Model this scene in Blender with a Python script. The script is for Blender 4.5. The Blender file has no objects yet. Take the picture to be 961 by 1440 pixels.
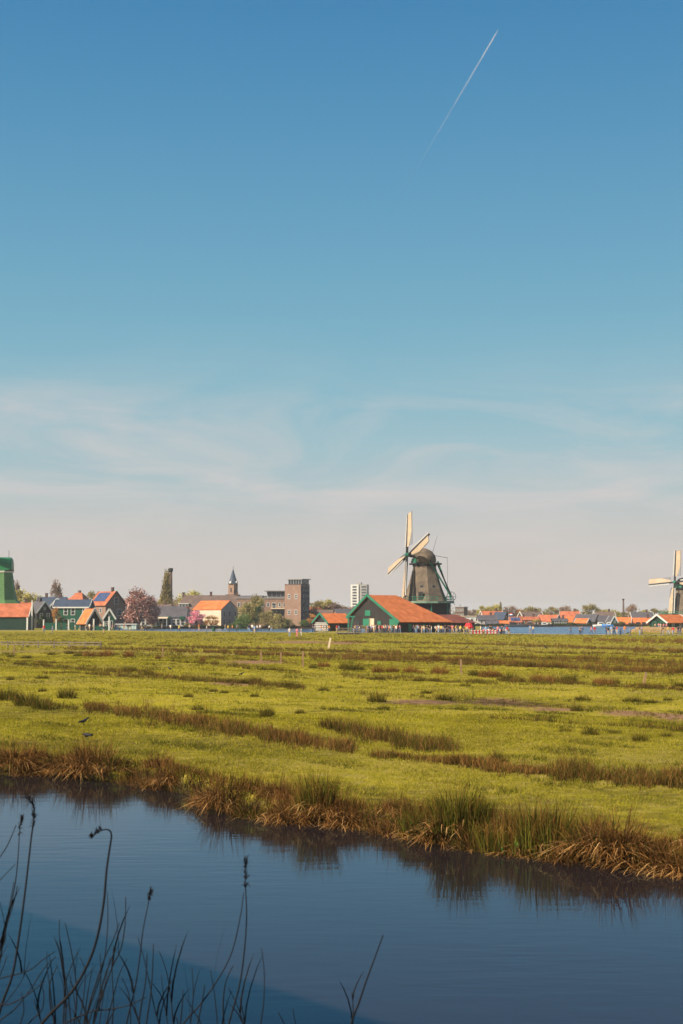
import bpy, bmesh, math, random
import numpy as np
from mathutils import Vector, Matrix

# ------------------------------------------------------------------ camera, sky, sun, exposure
scene = bpy.context.scene
COL = scene.collection
R = math.radians
F, CX, CY, HOR, CAMZ = 2000.0, 480.5, 720.0, 866.0, 3.2      # pixels of the 961 x 1440 photograph
PITCH = math.atan((HOR - CY) / F)

cam_d = bpy.data.cameras.new('camera')
cam = bpy.data.objects.new('camera', cam_d); COL.objects.link(cam)
cam.location = (0, 0, CAMZ); cam.rotation_euler = (R(90) + PITCH, 0, 0)
cam_d.sensor_fit = 'VERTICAL'; cam_d.sensor_height = 36; cam_d.lens = 50.0
cam_d.clip_start = 0.1; cam_d.clip_end = 90000
cam_d.dof.use_dof = True; cam_d.dof.focus_distance = 40; cam_d.dof.aperture_fstop = 5.6
scene.camera = cam

SUN_H = Vector((-0.80, -0.60, 0)); SUN_EL = R(38)
to_sun = Vector((SUN_H.x * math.cos(SUN_EL), SUN_H.y * math.cos(SUN_EL), math.sin(SUN_EL)))
sun_d = bpy.data.lights.new('sun', 'SUN'); sun_d.energy = 5.0; sun_d.angle = R(0.53); sun_d.color = (1.0, 0.88, 0.70)
sun = bpy.data.objects.new('sun', sun_d); COL.objects.link(sun)
sun.rotation_euler = to_sun.to_track_quat('Z', 'Y').to_euler()

world = bpy.data.worlds.new('World'); scene.world = world; world.use_nodes = True
def build_world():
    nt = world.node_tree; nt.nodes.clear(); N = nt.nodes.new; L = nt.links.new
    out = N('ShaderNodeOutputWorld'); bg = N('ShaderNodeBackground'); bg.inputs[1].default_value = 0.068
    sky = N('ShaderNodeTexSky'); sky.sky_type = 'NISHITA'; sky.sun_disc = False
    sky.sun_elevation = SUN_EL; sky.sun_rotation = math.atan2(SUN_H.x, SUN_H.y) % (2 * math.pi)
    sky.air_density = 1.0; sky.dust_density = 2.5; sky.ozone_density = 1.2
    tc = N('ShaderNodeTexCoord'); sep = N('ShaderNodeSeparateXYZ'); L(tc.outputs['Generated'], sep.inputs[0])
    el = N('ShaderNodeMath'); el.operation = 'ARCSINE'; el.use_clamp = False; L(sep.outputs['Z'], el.inputs[0])
    dg = N('ShaderNodeMath'); dg.operation = 'MULTIPLY'; dg.inputs[1].default_value = 180 / math.pi / 90; L(el.outputs[0], dg.inputs[0])
    ramp = N('ShaderNodeValToRGB'); ramp.color_ramp.interpolation = 'B_SPLINE'; L(dg.outputs[0], ramp.inputs[0])
    def s(c): return tuple(((v / 255 + 0.055) / 1.055) ** 2.4 for v in c) + (1,)
    stops = [(0, (218, 206, 196)), (2.0, (214, 204, 197)), (3.6, (203, 200, 197)), (5.4, (175, 197, 202)), (8, (143, 189, 203)),
             (11, (120, 178, 199)), (15, (101, 164, 195)), (20, (76, 145, 187)), (25, (56, 130, 180)), (45, (42, 106, 160)), (90, (32, 82, 138))]
    e = ramp.color_ramp.elements
    while len(e) > 1: e.remove(e[-1])
    e[0].position = 0; e[0].color = s(stops[0][1])
    for p, c in stops[1:]:
        k = e.new(p / 90); k.color = s(c)
    up = N('ShaderNodeVectorMath'); up.operation = 'SCALE'; up.inputs['Scale'].default_value = 10.0; L(ramp.outputs[0], up.inputs[0])
    mx = N('ShaderNodeMix'); mx.data_type = 'RGBA'; mx.inputs[0].default_value = 0.88
    L(sky.outputs[0], mx.inputs[6]); L(up.outputs[0], mx.inputs[7])
    # thin cirrus: noise on a cloud layer far above (direction divided by height), only low in the sky
    zz = N('ShaderNodeMath'); zz.operation = 'ADD'; zz.inputs[1].default_value = 0.06; L(sep.outputs['Z'], zz.inputs[0])
    zc = N('ShaderNodeMath'); zc.operation = 'MAXIMUM'; zc.inputs[1].default_value = 0.03; L(zz.outputs[0], zc.inputs[0])
    dv = N('ShaderNodeVectorMath'); dv.operation = 'DIVIDE'; L(tc.outputs['Generated'], dv.inputs[0])
    cb = N('ShaderNodeCombineXYZ')
    for i in range(3): L(zc.outputs[0], cb.inputs[i])
    L(cb.outputs[0], dv.inputs[1])
    mp = N('ShaderNodeMapping'); mp.inputs['Scale'].default_value = (0.95, 0.62, 0.0); mp.inputs['Rotation'].default_value = (0, 0, R(-22)); mp.inputs['Location'].default_value = (3.1, 1.7, 0)
    L(dv.outputs[0], mp.inputs[0])
    nz = N('ShaderNodeTexNoise'); nz.inputs['Scale'].default_value = 1.0; nz.inputs['Detail'].default_value = 9; nz.inputs['Roughness'].default_value = 0.6; nz.inputs['Distortion'].default_value = 0.8
    L(mp.outputs[0], nz.inputs[0])
    r1 = N('ShaderNodeValToRGB'); r1.color_ramp.elements[0].position = 0.43; r1.color_ramp.elements[1].position = 0.70; L(nz.outputs[0], r1.inputs[0])
    r2 = N('ShaderNodeValToRGB'); L(dg.outputs[0], r2.inputs[0])
    q = r2.color_ramp.elements; q[0].position = 2 / 90; q[0].color = (0.25, 0.25, 0.25, 1); q[1].position = 5 / 90; q[1].color = (0.75, 0.75, 0.75, 1)
    k = q.new(8.0 / 90); k.color = (0.7, 0.7, 0.7, 1); k = q.new(9.6 / 90); k.color = (0.12, 0.12, 0.12, 1); k = q.new(12.0 / 90); k.color = (0, 0, 0, 1)
    ml = N('ShaderNodeMath'); ml.operation = 'MULTIPLY'; L(r1.outputs[0], ml.inputs[0]); L(r2.outputs[0], ml.inputs[1])
    cm = N('ShaderNodeMix'); cm.data_type = 'RGBA'; L(ml.outputs[0], cm.inputs[0]); L(mx.outputs[2], cm.inputs[6])
    c = s((214, 205, 202)); cm.inputs[7].default_value = (c[0] * 10, c[1] * 10, c[2] * 10, 1)
    L(cm.outputs[2], bg.inputs[0]); L(bg.outputs[0], out.inputs[0])
build_world()
vs = scene.view_settings
vs.view_transform = 'Standard'; vs.look = 'None'; vs.gamma = 1.0; vs.use_curve_mapping = False; vs.exposure = 0.58
scene.cycles.max_bounces = 6

# ------------------------------------------------------------------ pixel -> place helpers
CP, SP = math.cos(PITCH), math.sin(PITCH)
def ray(px, py):
    u = (px - CX) / F; v = (CY - py) / F
    return (u, CP - v * SP, SP + v * CP)
def ground(px, py, z=0.0):
    u, y, w = ray(px, py); t = (z - CAMZ) / w
    return (u * t, y * t)
def at(px, py, Y):
    u, y, w = ray(px, py); t = Y / y
    return Vector((u * t, Y, CAMZ + w * t))
def X(px, Y): return (px - CX) / F * Y / CP
def Z(py, Y): return at(CX, py, Y).z
def smooth(a, b, x):
    t = np.clip((x - a) / (b - a), 0, 1); return t * t * (3 - 2 * t)

# ------------------------------------------------------------------ terrain
NX, NY = 0.69, 0.7238                      # across the ditch
TX, TY = 0.7238, -0.69                     # along the ditch
WL = -0.35                                 # ditch water level
RL = -0.9                                  # river level
edge_px = [(-160, 1066), (0, 1090), (60, 1090), (110, 1096), (170, 1100), (240, 1112), (290, 1135), (345, 1150), (420, 1158), (500, 1163), (560, 1178),
           (620, 1190), (690, 1199), (760, 1205), (820, 1214), (900, 1222), (961, 1229), (1120, 1250)]
_e = [ground(a, b, WL) for a, b in edge_px]
_s = np.array([p[0] * TX + p[1] * TY for p in _e]); _p = np.array([p[0] * NX + p[1] * NY for p in _e])
_o = np.argsort(_s); _s = _s[_o]; _p = _p[_o]
def far_edge(s): return np.interp(s, _s, _p) + 0.10 * np.sin(s * 2.3) + 0.06 * np.sin(s * 5.1 + 1)
NEAR = 4.5
path_px = np.array([-700, 0, 150, 300, 480, 640, 800, 961, 1700]); path_y = np.array([368, 361, 352, 331, 309, 296, 281, 270, 250])
def path_Y(a): return np.interp(a * F + CX, path_px, path_y)
def near_shore(a):
    return np.interp(a * F + CX, [-700, 90, 130, 180, 240, 435, 450, 640, 700, 720, 860, 885, 905, 1700], [560, 460, 420, 362, 345, 322, 350, 352, 310, 296, 286, 300, 520, 530])
def far_shore(a):
    return np.interp(a * F + CX, [-700, 90, 130, 450, 640, 900, 1700], [460, 460, 455, 458, 540, 548, 560])
def gz(x, y):
    x = np.asarray(x, float); y = np.asarray(y, float)
    s = x * TX + y * TY; p = x * NX + y * NY
    und = (0.05 * np.sin(x * 0.31 + y * 0.17) + 0.04 * np.sin(x * 0.13 - y * 0.43 + 2) + 0.02 * np.sin(x * 1.3 + y * 1.1)) * (1 - smooth(90, 200, y))
    zm = und - 0.5 * smooth(60, 260, y)
    ef = far_edge(s)
    z = -1.0 + (zm + 1.0) * smooth(ef - 0.25, ef + 0.42, p)
    near = 1.55 + 0.05 * np.sin(x * 1.1 + y * 0.7)
    z = np.where(p < 11, near + (-1.0 - near) * smooth(0.9, NEAR + 0.5, p), z)
    a = x / np.maximum(y, 1.0)
    ns, fs = near_shore(a), far_shore(a)
    riv = smooth(ns - 3, ns + 2.5, y) * (1 - smooth(fs - 3, fs + 3, y))
    z = np.where(y > 200, z + (-2.4 - z) * riv, z)
    mound = 1.1 * np.exp(-((x - X(925, 330)) / 13) ** 2 - ((y - 335) / 28) ** 2)
    z = np.where(y > 200, z + mound * (1 - riv), z)
    z = np.where(y > fs, z + 0.4 * smooth(0, 8, y - fs), z)
    return z
def gzf(x, y): return float(gz(x, y))

# ------------------------------------------------------------------ materials
def lin(*c): return tuple(((v / 255 + 0.055) / 1.055) ** 2.4 if v > 10 else v / 255 / 12.92 for v in c)
MATS = {}
def mat(name, col, rough=0.8, var=0.25, scale=0.6, bump=0.0, bscale=8.0, spec=0.3, col2=None, wave=None, metal=0.0):
    """solid procedural material: colour broken up by two noises, optional boards or tiles (wave = (axis, per metre, depth))"""
    if name in MATS: return MATS[name]
    m = bpy.data.materials.new(name); m.use_nodes = True; nt = m.node_tree; N = nt.nodes.new; L = nt.links.new
    b = nt.nodes['Principled BSDF']; b.inputs['Roughness'].default_value = rough; b.inputs['Specular IOR Level'].default_value = spec; b.inputs['Metallic'].default_value = metal
    tc = N('ShaderNodeTexCoord')
    n1 = N('ShaderNodeTexNoise'); n1.inputs['Scale'].default_value = scale; n1.inputs['Detail'].default_value = 6; n1.inputs['Roughness'].default_value = 0.65
    L(tc.outputs['Object'], n1.inputs[0])
    mx = N('ShaderNodeMix'); mx.data_type = 'RGBA'
    c2 = col2 or tuple(min(1, v * (1 + var)) for v in col); c1 = tuple(v * (1 - var) for v in col)
    rp = N('ShaderNodeValToRGB'); rp.color_ramp.elements[0].position = 0.3; rp.color_ramp.elements[1].position = 0.7; L(n1.outputs[0], rp.inputs[0])
    mx.inputs[6].default_value = c1 + (1,); mx.inputs[7].default_value = c2 + (1,); L(rp.outputs[0], mx.inputs[0])
    last = mx.outputs[2]
    if wave:
        w = N('ShaderNodeTexWave'); w.wave_type = 'BANDS'; w.bands_direction = wave[0]; w.wave_profile = 'SAW'
        w.inputs['Scale'].default_value = wave[1] * 0.314; w.inputs['Distortion'].default_value = 0.4; w.inputs['Detail'].default_value = 1
        L(tc.outputs['Object'], w.inputs[0])
        wr = N('ShaderNodeMapRange'); wr.inputs[3].default_value = 1 - wave[2]; wr.inputs[4].default_value = 1.0; L(w.outputs[1], wr.inputs[0])
        mm = N('ShaderNodeVectorMath'); mm.operation = 'SCALE'; L(last, mm.inputs[0]); L(wr.outputs[0], mm.inputs['Scale']); last = mm.outputs[0]
        bp = N('ShaderNodeBump'); bp.inputs['Strength'].default_value = 0.5; bp.inputs['Distance'].default_value = 0.03; L(w.outputs[1], bp.inputs['Height']); L(bp.outputs[0], b.inputs['Normal'])
    elif bump:
        n2 = N('ShaderNodeTexNoise'); n2.inputs['Scale'].default_value = bscale; n2.inputs['Detail'].default_value = 5; L(tc.outputs['Object'], n2.inputs[0])
        bp = N('ShaderNodeBump'); bp.inputs['Strength'].default_value = 0.6; bp.inputs['Distance'].default_value = bump; L(n2.outputs[0], bp.inputs['Height']); L(bp.outputs[0], b.inputs['Normal'])
    L(last, b.inputs['Base Color']); MATS[name] = m
    return m
def leafmat(name, rough=0.7, trans=0.25, var=0.35, nscale=0.25):
    """foliage: colour from the mesh's own 'tone' attribute, broken up by noise, a little light let through"""
    if name in MATS: return MATS[name]
    m = bpy.data.materials.new(name); m.use_nodes = True; nt = m.node_tree; N = nt.nodes.new; L = nt.links.new
    b = nt.nodes['Principled BSDF']; b.inputs['Roughness'].default_value = rough; b.inputs['Specular IOR Level'].default_value = 0.0
    at_ = N('ShaderNodeAttribute'); at_.attribute_name = 'tone'
    tc = N('ShaderNodeNewGeometry'); n1 = N('ShaderNodeTexNoise'); n1.inputs['Scale'].default_value = nscale; n1.inputs['Detail'].default_value = 4; L(tc.outputs['Position'], n1.inputs[0])
    mr = N('ShaderNodeMapRange'); mr.inputs[1].default_value = 0.3; mr.inputs[2].default_value = 0.7; mr.inputs[3].default_value = 1 - var; mr.inputs[4].default_value = 1 + var; L(n1.outputs[0], mr.inputs[0])
    sc = N('ShaderNodeVectorMath'); sc.operation = 'SCALE'; L(at_.outputs['Color'], sc.inputs[0]); L(mr.outputs[0], sc.inputs['Scale'])
    L(sc.outputs[0], b.inputs['Base Color'])
    tr = N('ShaderNodeBsdfTranslucent'); L(sc.outputs[0], tr.inputs[0])
    mix = N('ShaderNodeMixShader'); mix.inputs[0].default_value = trans
    L(b.outputs[0], mix.inputs[1]); L(tr.outputs[0], mix.inputs[2]); L(mix.outputs[0], nt.nodes['Material Output'].inputs[0])
    MATS[name] = m
    return m
def watermat(name, base, ripple, stretch, rot, rough=0.03, tint=(0.62, 0.82, 1.0)):
    m = bpy.data.materials.new(name); m.use_nodes = True; nt = m.node_tree; N = nt.nodes.new; L = nt.links.new
    nt.nodes.remove(nt.nodes['Principled BSDF']); b = N('ShaderNodeBsdfDiffuse'); b.inputs[0].default_value = base + (1,)
    gl = N('ShaderNodeBsdfGlossy'); gl.inputs['Color'].default_value = tint + (1,); gl.inputs['Roughness'].default_value = rough
    fr = N('ShaderNodeFresnel'); fr.inputs[0].default_value = 1.33; ms = N('ShaderNodeMixShader'); L(fr.outputs[0], ms.inputs[0]); L(b.outputs[0], ms.inputs[1]); L(gl.outputs[0], ms.inputs[2]); L(ms.outputs[0], nt.nodes['Material Output'].inputs[0])
    g = N('ShaderNodeNewGeometry'); mp = N('ShaderNodeMapping'); mp.inputs['Rotation'].default_value = (0, 0, rot); mp.inputs['Scale'].default_value = stretch; L(g.outputs['Position'], mp.inputs[0])
    n1 = N('ShaderNodeTexNoise'); n1.inputs['Scale'].default_value = 1.0; n1.inputs['Detail'].default_value = 3; n1.inputs['Distortion'].default_value = 0.3; L(mp.outputs[0], n1.inputs[0])
    n2 = N('ShaderNodeTexNoise'); n2.inputs['Scale'].default_value = 0.18; n2.inputs['Detail'].default_value = 2; L(g.outputs['Position'], n2.inputs[0])
    mu = N('ShaderNodeMath'); mu.operation = 'MULTIPLY'; L(n1.outputs[0], mu.inputs[0]); L(n2.outputs[0], mu.inputs[1])
    bp = N('ShaderNodeBump'); bp.inputs['Strength'].default_value = 1.0; bp.inputs['Distance'].default_value = ripple; L(mu.outputs[0], bp.inputs['Height']); [L(bp.outputs[0], q.inputs['Normal']) for q in (b, gl, fr)]
    return m
M_WHITE = mat('white_paint', (0.62, 0.6, 0.55), 0.55, 0.12, 1.5)
M_GLASS = mat('window_glass', (0.03, 0.035, 0.045), 0.12, 0.3, 0.4, spec=0.6)
M_DGREEN = mat('dark_green_boards', lin(14, 54, 40), 0.6, 0.3, 0.5, wave=('Z', 5, 0.3))
M_GREEN = mat('green_boards', lin(16, 82, 62), 0.6, 0.25, 0.5, wave=('Z', 5, 0.25))
M_TEALTRIM = mat('sea_green_paint', lin(46, 118, 92), 0.5, 0.18, 0.8)
M_MILLGREEN = mat('mill_green_boards', lin(92, 132, 78), 0.6, 0.22, 0.5, wave=('Z', 2.2, 0.35))
M_CAPGREEN = mat('cap_green_paint', lin(34, 112, 66), 0.4, 0.2, 0.6)
M_BLACKWOOD = mat('tarred_black_boards', lin(52, 48, 46), 0.75, 0.3, 0.5, wave=('Z', 4, 0.35))
M_TARWOOD = mat('tarred_beam', lin(38, 37, 37), 0.7, 0.3, 0.9, bump=0.01)
M_TIMBER = mat('grey_weathered_timber', lin(120, 108, 92), 0.85, 0.3, 2.0, bump=0.01)
M_ROOF_O = mat('orange_roof_tiles', lin(214, 112, 56), 0.75, 0.25, 0.7, col2=lin(234, 136, 78), wave=('X', 4, 0.22))
M_ROOF_R = mat('weathered_red_roof_tiles', lin(182, 98, 64), 0.8, 0.35, 0.6, col2=lin(214, 126, 88), wave=('X', 4, 0.25))
M_ROOF_B = mat('brown_roof_tiles', lin(116, 96, 86), 0.8, 0.25, 0.5, wave=('X', 4, 0.25))
M_ROOF_G = mat('dark_grey_roof_tiles', lin(92, 88, 92), 0.75, 0.25, 0.5, wave=('X', 4, 0.25))
M_ROOF_N = mat('navy_slate_roof', lin(66, 76, 92), 0.6, 0.2, 0.5)
M_BRICK = mat('brown_brick', lin(150, 120, 102), 0.85, 0.18, 0.8, wave=('Z', 6, 0.12))
M_BRICK_D = mat('dark_brick', lin(96, 74, 66), 0.85, 0.2, 0.8, wave=('Z', 6, 0.12))
M_BRICK_R = mat('red_brick', lin(158, 100, 80), 0.85, 0.2, 0.8, wave=('Z', 6, 0.12))
M_CREAM = mat('cream_render', lin(212, 190, 160), 0.8, 0.1, 0.8)
M_PALEGREY = mat('pale_grey_render', lin(178, 170, 160), 0.8, 0.1, 0.8)
M_GREY = mat('grey_concrete', lin(150, 146, 142), 0.8, 0.12, 0.8)
M_DARKMETAL = mat('dark_metal', lin(60, 62, 68), 0.5, 0.2, 1.0)
M_THATCH = mat('weathered_thatch', lin(100, 88, 76), 0.95, 0.35, 0.6, bump=0.08, bscale=5, col2=lin(132, 116, 98))
M_CLOTH = mat('cream_sailcloth', lin(178, 156, 130), 0.85, 0.12, 0.6)
M_SOLAR = mat('solar_panel_glass', lin(70, 84, 116), 0.25, 0.2, 1.0, spec=0.6)
M_BARK = mat('tree_bark', lin(92, 78, 66), 0.9, 0.3, 1.5, bump=0.02)
M_RED = mat('red_fabric', lin(214, 44, 48), 0.7, 0.1, 1.0)
M_SAND = mat('pale_path_sand', lin(206, 188, 160), 0.95, 0.18, 0.35)
M_LEAF = leafmat('foliage'); M_RUSH = leafmat('rush_stems', 0.75, 0.15, 0.25, 0.9); M_GRASS = leafmat('meadow_grass', 0.7, 0.3, 0.3, 0.35)

# ------------------------------------------------------------------ object helpers
def tag(o, label=None, cat=None, group=None, kind=None):
    for k, v in (('label', label), ('category', cat), ('group', group), ('kind', kind)):
        if v: o[k] = v
    return o
def empty(name, loc, rz=0.0, label=None, cat=None, group=None):
    o = bpy.data.objects.new(name, None); COL.objects.link(o); o.location = loc; o.rotation_euler = (0, 0, rz); o.empty_display_size = 0.3
    return tag(o, label, cat, group)
def link(name, me, parent=None):
    o = bpy.data.objects.new(name, me); COL.objects.link(o)
    if parent: o.parent = parent
    return o
class MB:
    def __init__(s): s.v = []; s.f = []; s.m = []
    def face(s, pts, mi=0):
        i = len(s.v); s.v += [tuple(p) for p in pts]; s.f.append(list(range(i, i + len(pts)))); s.m.append(mi); return s
    def hull8(s, p, mi=0):           # p: 4 bottom, 4 top
        i = len(s.v); s.v += [tuple(q) for q in p]
        for q in ((0, 3, 2, 1), (4, 5, 6, 7), (0, 1, 5, 4), (1, 2, 6, 5), (2, 3, 7, 6), (3, 0, 4, 7)): s.f.append([i + k for k in q]); s.m.append(mi)
        return s
    def box(s, x0, x1, y0, y1, z0, z1, mi=0):
        return s.hull8([(x0, y0, z0), (x1, y0, z0), (x1, y1, z0), (x0, y1, z0), (x0, y0, z1), (x1, y0, z1), (x1, y1, z1), (x0, y1, z1)], mi)
    def prism(s, poly, a0, a1, axis='x', mi=0):
        """poly in the plane across the axis; x axis: (y,z); y axis: (x,z); z axis: (x,y)"""
        def P(q, a): return (a, q[0], q[1]) if axis == 'x' else (q[0], a, q[1]) if axis == 'y' else (q[0], q[1], a)
        i = len(s.v); n = len(poly); s.v += [P(q, a0) for q in poly] + [P(q, a1) for q in poly]
        s.f += [list(range(i, i + n))[::-1], list(range(i + n, i + 2 * n))]; s.m += [mi, mi]
        for k in range(n): s.f.append([i + k, i + (k + 1) % n, i + n + (k + 1) % n, i + n + k]); s.m.append(mi)
        return s
    def beam(s, p, q, w, h=None, mi=0, up=Vector((0, 0, 1)), w2=None, h2=None):
        p = Vector(p); q = Vector(q); h = h or w; w2 = w if w2 is None else w2; h2 = h if h2 is None else h2
        d = (q - p).normalized(); sx = d.cross(up)
        if sx.length < 1e-3: sx = d.cross(Vector((1, 0, 0)))
        sx.normalize(); sy = sx.cross(d)
        def ring(c, a, b): return [c - sx * a / 2 - sy * b / 2, c + sx * a / 2 - sy * b / 2, c + sx * a / 2 + sy * b / 2, c - sx * a / 2 + sy * b / 2]
        return s.hull8(ring(p, w, h) + ring(q, w2, h2), mi)
    def tube(s, pts, rad, n=6, mi=0, cap=True):
        pts = [Vector(p) for p in pts]; rad = rad if hasattr(rad, '__len__') else [rad] * len(pts); i = len(s.v)
        for k, p in enumerate(pts):
            d = (pts[min(k + 1, len(pts) - 1)] - pts[max(k - 1, 0)]).normalized()
            a = d.cross(Vector((0.13, 0.9, 0.2))); a.normalize(); b = d.cross(a)
            s.v += [tuple(p + (a * math.cos(2 * math.pi * j / n) + b * math.sin(2 * math.pi * j / n)) * rad[k]) for j in range(n)]
        for k in range(len(pts) - 1):
            for j in range(n): s.f.append([i + k * n + j, i + k * n + (j + 1) % n, i + (k + 1) * n + (j + 1) % n, i + (k + 1) * n + j]); s.m.append(mi)
        if cap:
            s.f += [list(range(i, i + n))[::-1], list(range(i + (len(pts) - 1) * n, i + len(pts) * n))]; s.m += [mi, mi]
        return s
    def rings(s, rings, mi=0, cap=True):
        i = len(s.v); n = len(rings[0])
        for r in rings: s.v += [tuple(p) for p in r]
        for k in range(len(rings) - 1):
            for j in range(n): s.f.append([i + k * n + j, i + k * n + (j + 1) % n, i + (k + 1) * n + (j + 1) % n, i + (k + 1) * n + j]); s.m.append(mi)
        if cap:
            s.f += [list(range(i, i + n))[::-1], list(range(i + (len(rings) - 1) * n, i + len(rings) * n))]; s.m += [mi, mi]
        return s
    def mesh(s, name, mats, smooth=False):
        me = bpy.data.meshes.new(name); me.from_pydata(s.v, [], s.f); 
        for m in (mats if isinstance(mats, (list, tuple)) else [mats]): me.materials.append(m)
        me.polygons.foreach_set('material_index', s.m)
        bm = bmesh.new(); bm.from_mesh(me); bmesh.ops.recalc_face_normals(bm, faces=bm.faces); bm.to_mesh(me); bm.free()
        if smooth: me.polygons.foreach_set('use_smooth', [True] * len(me.polygons))
        me.update(); return me
    def build(s, name, mats, parent=None, smooth=False): return link(name, s.mesh(name, mats, smooth), parent)
def tri_mesh(name, verts, tris, mats, tone=None):
    me = bpy.data.meshes.new(name); me.vertices.add(len(verts)); me.vertices.foreach_set('co', np.asarray(verts, np.float32).ravel())
    n = len(tris); me.loops.add(n * 3); me.loops.foreach_set('vertex_index', np.asarray(tris, np.int32).ravel())
    me.polygons.add(n); me.polygons.foreach_set('loop_start', np.arange(0, n * 3, 3, dtype=np.int32))
    if tone is not None:
        a = me.attributes.new('tone', 'FLOAT_COLOR', 'POINT'); c = np.ones((len(verts), 4), np.float32); c[:, :3] = tone; a.data.foreach_set('color', c.ravel())
    for m in (mats if isinstance(mats, (list, tuple)) else [mats]): me.materials.append(m)
    me.update(); me.validate(); return me
def blades(rng, base, az, reach, length, width, droop, col0, col1, k=2, power=1.7):
    """many curved grass blades or stems at once: base (N,3), col0 at the foot, col1 at the tip"""
    N = len(base); hx, hy = np.cos(az), np.sin(az); f = rng.uniform(0, np.pi, N); wx, wy = np.cos(f), np.sin(f)
    V = []; C = []
    for j in range(k + 1):
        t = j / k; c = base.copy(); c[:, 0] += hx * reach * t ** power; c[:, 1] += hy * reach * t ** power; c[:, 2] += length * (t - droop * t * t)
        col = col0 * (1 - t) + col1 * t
        if j < k:
            w = width * (1 - 0.55 * t) / 2
            a = c.copy(); a[:, 0] -= wx * w; a[:, 1] -= wy * w; b = c.copy(); b[:, 0] += wx * w; b[:, 1] += wy * w
            V += [a, b]; C += [col, col]
        else: V.append(c); C.append(col)
    V = np.stack(V, 1); C = np.stack(C, 1); nv = V.shape[1]
    T = []
    for j in range(k - 1): T += [(2 * j, 2 * j + 1, 2 * j + 3), (2 * j, 2 * j + 3, 2 * j + 2)]
    T.append((2 * k - 2, 2 * k - 1, 2 * k))
    tris = (np.arange(N)[:, None, None] * nv + np.array(T)[None]).reshape(-1, 3)
    return V.reshape(-1, 3), tris, C.reshape(-1, 3)
def merge(parts):
    o = 0; V = []; T = []; C = []
    for v, t, c in parts: V.append(v); T.append(t + o); C.append(c); o += len(v)
    return np.concatenate(V), np.concatenate(T), np.concatenate(C)
def mixcols(rng, n, cols, w=None, jit=0.18):
    cols = np.array(cols, float); i = rng.choice(len(cols), n, p=w); return cols[i] * (1 + rng.uniform(-jit, jit, (n, 1)))

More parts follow.
